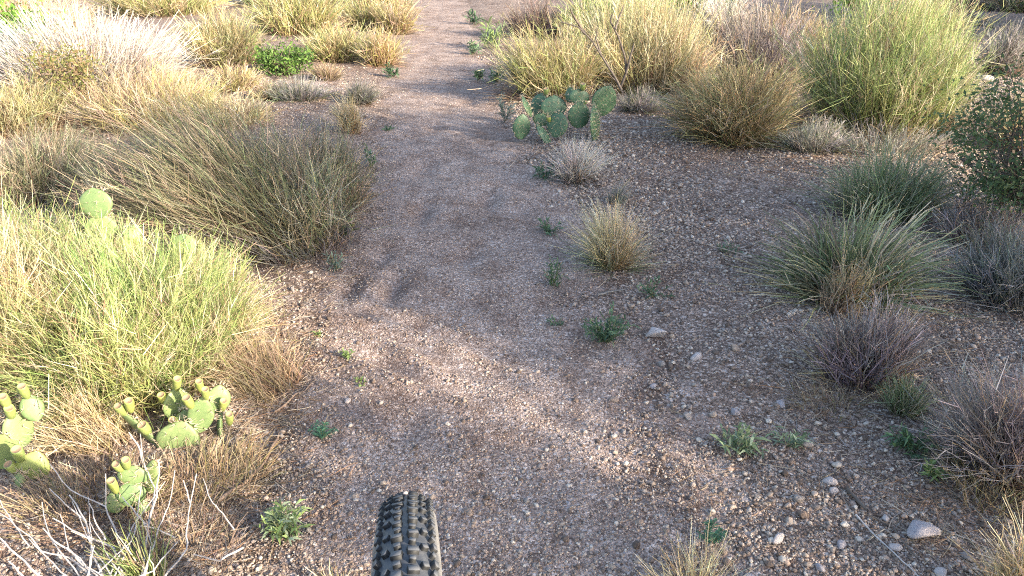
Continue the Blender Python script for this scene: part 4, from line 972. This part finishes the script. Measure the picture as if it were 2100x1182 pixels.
for (xr, yr, n) in ZONES:
    for _ in range(n):
        px, py = rng.uniform(*xr), rng.uniform(*yr)
        if 1630 < px < 1950 and 440 < py < 800: continue
        g = ground_at(px, py); W = np.clip(np.exp(rng.normal(math.log(.0085), .3)), .006, .017)
        if any((g - t_).length < .035 for t_ in taken): continue
        o = link('pebble', protos[rng.integers(9)], None, None, (g.x, g.y, g.z + W * .25 + .003)); o.scale = (W,) * 3
        o.rotation_euler = (rng.normal() * .25, rng.normal() * .25, rng.uniform(0, 6.28)); taken.append(g)
        near = min(marks, key=lambda q: (q[0] - g).length)
        d = g - near[0]
        side = ('right' if d.x > 0 else 'left') if abs(d.x) > abs(d.y) else ('behind' if d.y > 0 else 'in front')
        side = {'right': 'right of', 'left': 'left of', 'behind': 'beyond', 'in front': 'in front of'}[side]
        size = 'big' if W > .0105 else ('mid-sized' if W > .008 else 'small')
        tag(o, f'{size} loose pebble on gravel {side} {near[1]}', 'pebble', 'loose pebbles near ' + near[1]); cnt += 1
print('pebbles', cnt)

# ------------------------------------------------------------------ the front of the mountain bike
def bike():
    RW, rt = .335, .0352
    YAW, LEAN = R(8.0), R(1.0)
    hub = Vector((-.103, .482, .0)); 
    hub.z = H1(hub.x, hub.y) + RW + rt + .004
    root = empty('mountain_bike', hub)
    tag(root, 'front wheel of a mountain bike with black knobbly tyre on the trail', 'bicycle')
    root.rotation_euler = (0, LEAN, YAW)
    # local: Y forward, Z up, X axle
    def surf(phi, th, r):                       # phi round the wheel, th across the tread
        rr = RW + r * math.cos(th)
        return Vector((r * 1.02 * math.sin(th), math.sin(phi) * rr, math.cos(phi) * rr))
    na, nb = 120, 24
    V = np.array([surf(2 * math.pi * i / na, 2 * math.pi * j / nb, rt)[:] for i in range(na) for j in range(nb)])
    i = np.arange(na)[:, None]; j = np.arange(nb)[None]; i2 = (i + 1) % na; j2 = (j + 1) % nb
    F = np.stack([i * nb + j, i * nb + j2, i2 * nb + j2, i2 * nb + j], -1).reshape(-1, 4)
    tyre = link('tyre', mesh_np('tyre', V, F, smooth=True), M['rubber'], root)
    # knob block: x across, y along, z up; chamfered top
    def block(w, l, h, sl=.82):
        a, b2 = w / 2, l / 2
        V = [(-a, -b2, -.002), (a, -b2, -.002), (a, b2, -.002), (-a, b2, -.002), (-a * .96, -b2 * .96, h * .75), (a * .96, -b2 * .96, h * .75), (a * .96, b2 * .96, h * .75), (-a * .96, b2 * .96, h * .75),
             (-a * sl, -b2 * sl, h), (a * sl, -b2 * sl, h), (a * sl, b2 * sl, h), (-a * sl, b2 * sl, h)]
        F = [(0, 1, 5, 4), (1, 2, 6, 5), (2, 3, 7, 6), (3, 0, 4, 7), (4, 5, 9, 8), (5, 6, 10, 9), (6, 7, 11, 10), (7, 4, 8, 11), (8, 9, 10, 11)]
        return np.array(V), np.array(F)
    kinds = {'wide': block(.0115, .0078, .0052, .9), 'small': block(.0078, .0062, .005, .9), 'mid': block(.0068, .0078, .005, .9), 'side': block(.0062, .009, .0055, .88)}
    meshes = {k: mesh_np('knob', *v) for k, v in kinds.items()}
    for me in meshes.values():
        me.materials.append(M['rubber_black']); me.materials.append(M['rubber_top']); me.polygons[8].material_index = 1
    kr = np.random.default_rng(5); pitch = 80; rest = []
    pat = []
    for s in (-1, 1):
        o_ = 0 if s < 0 else .22
        pat += [('wide', .215 * s, .0 + o_, .12 * s), ('small', .20 * s, .5 + o_, -.1 * s), ('mid', .53 * s, .3 + o_, .35 * s), ('side', .80 * s, .05 + o_, -.2 * s), ('side', .84 * s, .55 + o_, .2 * s)]
    for p in range(pitch):
        for (k, th, fr, tw) in pat:
            phi = 2 * math.pi * (p + fr) / pitch
            ph = (phi + math.pi) % (2 * math.pi) - math.pi
            c = surf(phi, th, rt)
            nrm = (surf(phi, th, rt + .01) - c).normalized()
            along = Vector((0, math.cos(phi), -math.sin(phi)))
            x = along.cross(nrm).normalized()
            m = Matrix((x, along, nrm)).transposed() @ Matrix.Rotation(tw, 3, 'Z')
            m4 = Matrix.Translation(c) @ m.to_4x4()
            if -.15 < ph < 1.25:
                o = link('knob', meshes[k], None, tyre); o.matrix_local = m4 @ Matrix.Diagonal((kr.uniform(.88, 1.08), kr.uniform(.88, 1.08), kr.uniform(.7, 1.05), 1)) @ Matrix.Rotation(kr.normal() * .06, 4, 'Z')
            else:
                rest.append((k, m4))
    Vs, Fs, off = [], [], 0
    for k, m4 in rest:
        v, f = kinds[k]; A = np.array(m4)
        Vs.append(v @ A[:3, :3].T + A[:3, 3]); Fs.append(f + off); off += len(v)
    link('tread', mesh_np('tread', np.concatenate(Vs), np.concatenate(Fs)), M['rubber_black'], tyre)['kind'] = 'stuff'
    wm = Matrix.Translation(hub) @ root.rotation_euler.to_matrix().to_4x4()
    st = rock_mesh('pebble', 2, 990, flat=.8, rough=.1, cut=5); st.materials.append(M['granite'])
    o = link('pebble', st, None, None, wm @ surf(.60, .0, rt + .0045)); o.scale = (.0036,) * 3
    tag(o, 'tiny white pebble stuck in the tread of the bike tyre', 'pebble')
    # rim, hub, spokes, fork
    prof = [(-.014, .318), (.014, .318), (.013, .300), (.006, .292), (-.006, .292), (-.013, .300)]
    V = np.array([(x, math.sin(a) * r, math.cos(a) * r) for a in np.arange(72) / 72 * 2 * math.pi for x, r in prof]); m = len(prof)
    i = np.arange(72)[:, None]; j = np.arange(m)[None]; i2 = (i + 1) % 72; j2 = (j + 1) % m
    link('rim', mesh_np('rim', V, np.stack([i * m + j, i * m + j2, i2 * m + j2, i2 * m + j], -1).reshape(-1, 4), smooth=False), M['alloy'], root)
    V, F = tube([Vector((-.05, 0, 0)), Vector((-.035, 0, 0)), Vector((-.03, 0, 0)), Vector((.03, 0, 0)), Vector((.035, 0, 0)), Vector((.05, 0, 0))], [.01, .03, .016, .016, .03, .01], 16)
    link('hub', mesh_np('hub', V, F, smooth=True), M['alloy'], root)
    for s in range(28):
        a = 2 * math.pi * s / 28; sg = 1 if s % 2 else -1; a2 = a + (1.1 if (s // 2) % 2 else -1.1)
        V, F = tube([Vector((.032 * sg, math.sin(a2) * .028, math.cos(a2) * .028)), Vector((0, math.sin(a) * .295, math.cos(a) * .295))], [.001, .001], 5)
        link('spoke', mesh_np('spoke', V, F, smooth=True), M['steel'], root)
    ax = Vector((0, -math.cos(R(67)), math.sin(R(67))))
    for sg in (-1, 1):
        b0 = Vector((.058 * sg, .0, 0)); 
        V, F = tube([b0 - ax * .02, b0 + ax * .2, b0 + ax * .26, b0 + ax * .27, b0 + ax * .47], [.018, .021, .021, .017, .017], 12)
        link('fork_leg', mesh_np('fork_leg', V, F, smooth=True), M['fork'], root)
    V, F = tube([Vector((-.075, 0, 0)) + ax * .475, Vector((-.05, 0, 0)) + ax * .48, ax * .495, Vector((.05, 0, 0)) + ax * .48, Vector((.075, 0, 0)) + ax * .475], [.012, .024, .028, .024, .012], 12)
    link('fork_crown', mesh_np('fork_crown', V, F, smooth=True), M['fork'], root)
bike()
